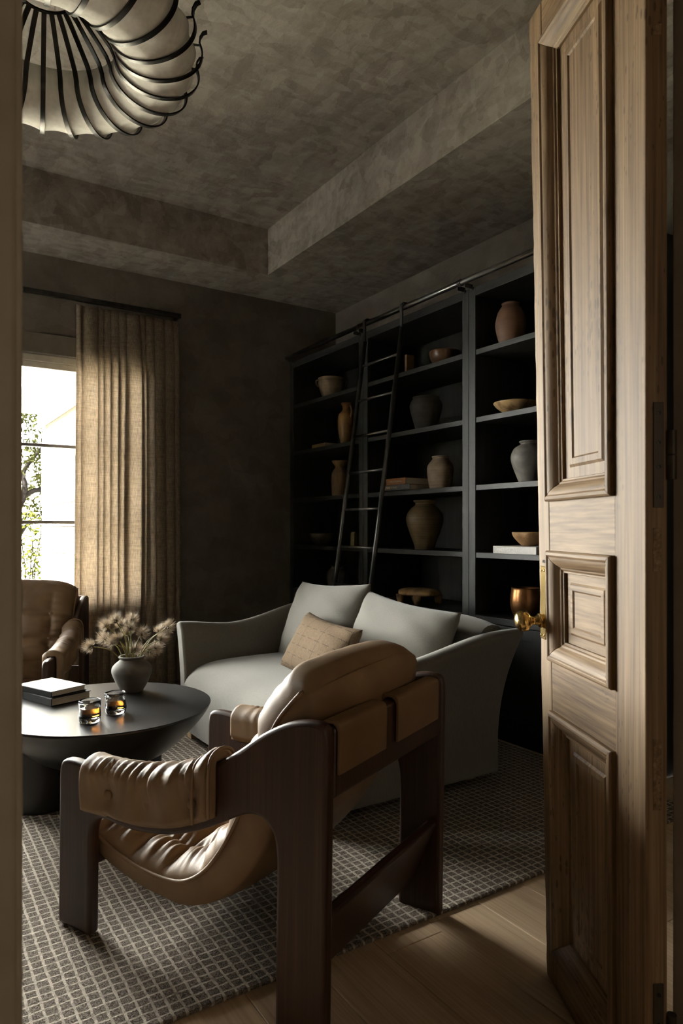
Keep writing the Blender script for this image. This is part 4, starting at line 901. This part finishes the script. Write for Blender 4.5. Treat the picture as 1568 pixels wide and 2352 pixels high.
#@@LAMP
# ------------------------------------------------------------------ pendant lamp: scalloped ring shade with black ribs
LC = (.443, 2.575, 2.855); la, lbw, lbh = .375, .140, .108
pl = tag(empty('pendant_lamp', LC), 'large white ring shaped pendant with curved black metal ribs', 'lamp')
NR = 24; rot0 = math.radians(90-8.5)   # one rib lies on the sight line
NA = NR*10; NPH = 44; rs = []
for i in range(NA):
    a = rot0 + 2*PI*i/NA; t = (i % 10)/10; sag = 1-.10*(1-abs(2*t-1)**2.0)
    ring = []
    for j in range(NPH):
        ph = 2*PI*j/NPH; c_, s_ = math.cos(ph), math.sin(ph)
        k = sag if c_ > 0 else 1-(1-sag)*.35
        r_ = la + lbw*c_*k; z = lbh*s_*(k if s_ < 0 else .9)
        ring.append((r_*math.cos(a), r_*math.sin(a), z))
    rs.append(ring)
n = NPH; m = MB(); vs = [p for r_ in rs for p in r_]; fs = []
for i in range(NA):
    for j in range(n): fs.append((i*n+j, i*n+(j+1) % n, ((i+1) % NA)*n+(j+1) % n, ((i+1) % NA)*n+j))
m.add(vs, fs).build('shade', 'shade', pl, autos=60)
rib_me = None
for k in range(NR):
    a = rot0+2*PI*k/NR
    if rib_me is None:
        path = []
        for ph in np.linspace(-178, 18, 40):
            p_ = math.radians(ph); off = .004+.018*max(0, math.cos(p_))**2
            path.append((la+(lbw+off)*math.cos(p_), (lbh+off*.6)*math.sin(p_)))
        x0, z0 = path[-1]
        path += [(x0+.002, z0+.022), (x0+.012, z0+.040), (x0+.026, z0+.046)]
        path = catmull([(.095, .155), (.13, .125), (.19, .06), (la-lbw-.012, .02)], 4)[:-1] + path
        hw, ht = .0085, .0028; P_ = [Vector((p[0], 0, p[1])) for p in path]; rr_ = []
        for i, p in enumerate(P_):
            t = (P_[min(i+1, len(P_)-1)]-P_[max(i-1, 0)]).normalized(); n_ = Vector((-t.z, 0, t.x))
            rr_.append([tuple(p+n_*ht+Vector((0, hw, 0))), tuple(p-n_*ht+Vector((0, hw, 0))), tuple(p-n_*ht-Vector((0, hw, 0))), tuple(p+n_*ht-Vector((0, hw, 0)))])
        o = MB().rings(rr_).build('rib', 'iron', pl, autos=40); rib_me = o.data
        x1, z1 = x0, z0-.004
        o2 = MB().tube([(x1-.022, 0, z1), (x1+.002, 0, z1)], .004, 8).build('rib_pin', 'iron', pl); pin_me = o2.data
    else:
        o = bpy.data.objects.new('rib', rib_me); COL.objects.link(o); o.parent = pl
        o2 = bpy.data.objects.new('rib_pin', pin_me); COL.objects.link(o2); o2.parent = pl
    o.rotation_euler[2] = a; o2.rotation_euler[2] = a
rg_ = [(.095*math.cos(t), .095*math.sin(t), .155) for t in np.linspace(0, 2*PI, 49)]
MB().tube(rg_, .006, 8, cap=False).build('inner_ring', 'iron', pl, smooth=True)
for t in (0.3, 2.39, 4.49):
    MB().tube([(.095*math.cos(t), .095*math.sin(t), .155), (.02*math.cos(t), .02*math.sin(t), HT-LC[2]-.03)], .003, 6).build('suspension_rod', 'iron', pl)
MB().lathe([(.001, HT-LC[2]-.035), (.05, HT-LC[2]-.035), (.06, HT-LC[2]-.02), (.06, HT-LC[2]-.0005), (.001, HT-LC[2]-.0005)], 32).build('canopy', 'iron', pl, autos=40)
#@@END_LAMP

#@@DOOR
# ------------------------------------------------------------------ the stripped pine door standing open
DANG = 28.9; dr = math.radians(DANG); DWID, DHT, DTH = .495, 2.435, .042
dd = Vector((math.sin(dr), math.cos(dr), 0)); dn = Vector((-dd.y, dd.x, 0))
hc = Vector((1.402, 1.196, 0)) - dd*DWID
door = tag(empty('door_1', (hc.x, hc.y, .010), math.atan2(dd.y, dd.x)), 'old stripped pine panelled door standing open with a brass knob', kind='structure')
# local: x from hinge to free edge, y = visible face normal, z up; a slight warp of the old leaf
def warp(m):
    m.v = [(x, y + .046*(x/DWID)*(z/DHT), z) for (x, y, z) in m.v]; return m
def cutbox(x0, x1, y0, y1, z0, z1, nz=10, jag=0, seed=1):
    r = random.Random(seed); rs = []
    for k in range(nz+1):
        z = z0+(z1-z0)*k/nz; j0 = r.uniform(-jag, jag); rs.append([(x0, y0, z), (x1+j0, y0, z), (x1+j0, y1, z), (x0, y1, z)])
    return MB().rings(rs)
SF, SHN = .065, .112    # stile widths
xa, xb = SHN, DWID-SF   # outer edges of the mouldings
warp(cutbox(0, xa, -DTH, 0, 0, DHT, 60, .0006, 4)).build('stile', 'pine', door, bevel=.0025, seg=2)
warp(cutbox(xb, DWID, -DTH, 0, 0, DHT, 60, .0022, 8)).build('stile', 'pine', door, bevel=.0025, seg=2)
panels = [(1.205, 2.335), (.815, 1.085), (.095, .692)]
rails_z = [(0, panels[2][0]+.012), (panels[2][1]-.012, panels[1][0]+.012), (panels[1][1]-.012, panels[0][0]+.012), (panels[0][1]-.012, DHT)]
for (z0, z1) in rails_z: warp(MB().box(xa, xb, -DTH, -.0012, z0, z1)).build('rail', 'pine_x', door, bevel=.0015)
MPROF = [(0, -.002), (0, .009), (.004, .013), (.011, .014), (.015, .010), (.022, .009), (.032, .002), (.040, -.008), (.044, -.009), (.047, -.013), (.052, -.013), (.052, -.022), (0, -.022)]   # (inward, height)
def mould(x0, x1, z0, z1, side):
    rs = []
    for end in (0, 1):
        ring = []
        for (i_, h) in MPROF:
            if side == 'b': p = (x0+i_ if end == 0 else x1-i_, h, z0+i_)
            elif side == 't': p = (x0+i_ if end == 0 else x1-i_, h, z1-i_)
            elif side == 'l': p = (x0+i_, h, z0+i_ if end == 0 else z1-i_)
            else: p = (x1-i_, h, z0+i_ if end == 0 else z1-i_)
            ring.append(p)
        rs.append(ring)
    # subdivide so that the warp follows
    out = []; nS = 12
    for k in range(nS+1):
        t = k/nS; out.append([tuple(np.array(a)*(1-t)+np.array(b)*t) for a, b in zip(rs[0], rs[1])])
    return warp(MB().rings(out))
for pi, (z0, z1) in enumerate(panels):
    px0, px1, pz0, pz1 = xa+.045, xb-.045, z0+.045, z1-.045
    m = MB(); REC = -.020; bvl = .052 if pi != 1 else .045
    lv = [(0, REC), (bvl*.62, REC), (bvl*.74, REC+.004), (bvl, REC+.0045), (bvl+.004, REC+.001)]
    m.add([(px0, -.034, pz0), (px1, -.034, pz0), (px1, -.034, pz1), (px0, -.034, pz1)], [(0, 1, 2, 3)])
    rings_ = [[(px0+i_, y, pz0+i_), (px1-i_, y, pz0+i_), (px1-i_, y, pz1-i_), (px0+i_, y, pz1-i_)] for (i_, y) in lv]
    fine = []
    for r_ in rings_:
        q = []
        for a in range(4):
            A, B = np.array(r_[a]), np.array(r_[(a+1) % 4]); nn = 14
            q += [tuple(A+(B-A)*t/nn) for t in range(nn)]
        fine.append(q)
    base = [(p[0], -.034, p[2]) for p in fine[0]]
    m.rings([base]+fine, True, False); last = fine[-1]
    # centre field as a grid so it bends with the warp
    i_, yv = lv[-1]; gx = np.linspace(px0+i_, px1-i_, 15); gz = np.linspace(pz0+i_, pz1-i_, 15)
    m.add([(x, yv, z) for z in gz for x in gx], [(r_*15+c_, r_*15+c_+1, (r_+1)*15+c_+1, (r_+1)*15+c_) for r_ in range(14) for c_ in range(14)])
    pn = warp(m).build('panel', 'pine' if pi != 1 else 'pine_x', door)
    for sd_ in 'blrt': mould(xa, xb, z0, z1, sd_).build('moulding', 'pine' if sd_ in 'lr' else 'pine_x', pn, bevel=.001, autos=28)
# brass plate and knob
def wy(x, z): return .046*(x/DWID)*(z/DHT)
kx, kz = DWID-.031, .908
pm = MB().box(kx-.018, kx+.018, 0, .005, .862, 1.045); pm.v = [(x, y+wy(kx, .95), z) for (x, y, z) in pm.v]
pt = pm.build('knob_plate', 'brass', door, bevel=.002, seg=2)
for (x, z) in ((kx-.009, .872), (kx+.009, .872), (kx-.009, 1.034), (kx+.009, 1.034)):
    MB().lathe([(.001, 0), (.0035, 0), (.003, .0016), (.001, .002)], 10).build('screw', 'brass', pt, smooth=True); place_local(COL.objects[-1], (x, wy(kx, .95)+.005, z), (0, 1, 0))
kb = MB().lathe(catmull([(.015, 0), (.0165, .008), (.0125, .012), (.0095, .02), (.0092, .026), (.012, .030), (.013, .033), (.018, .036), (.023, .042), (.0245, .051), (.022, .060), (.015, .067), (.006, .070), (.001, .0705)], 5), 32).build('knob', 'brass', door, smooth=True)
place_local(kb, (kx+.002, wy(kx, .95)+.005, kz), (0, 1, 0)); kb.scale = (1.18, 1.0, 1.0)
text_obj('MIX', .012, 'ink_black', door, (kx-.002, wy(kx, 1.05)+.0008, 1.056), (PI/2, 0, PI), name='stamp')
# hinges on the hinge edge (facing the doorway)
for (z0, z1) in ((1.178, 1.372), (.10, .30), (2.17, 2.36)):
    h_ = bx('hinge', 'hinge', -.0025, .0, -DTH+.008, -DTH+.028, z0, z1, door, .0008)
    for z in (z0+.02, z0+.075, z1-.075, z1-.02): MB().lathe([(.001, 0), (.0042, 0), (.004, .0008), (.001, .001)], 10).build('screw', 'iron', h_); place_local(COL.objects[-1], (-.0025, -DTH+.018, z), (-1, 0, 0))
    zm = (z0+z1)/2
    MB().tube([(-.004, -DTH-.006, zm-.045), (-.004, -DTH-.006, zm-.001)], .0085, 12).build('knuckle', 'hinge', h_, autos=40); MB().tube([(-.004, -DTH-.006, zm+.001), (-.004, -DTH-.006, zm+.045)], .0085, 12).build('knuckle', 'hinge', h_, autos=40)
# plugged mortises and filler blocks on the hinge edge
for (z0, z1) in ((1.06, 1.14), (.62, .75), (2.05, 2.07)):
    bx('edge_plug', 'pine_x', -.0012, .0, -.030, -.014, z0, z1, door, .0004)
#@@END_DOOR
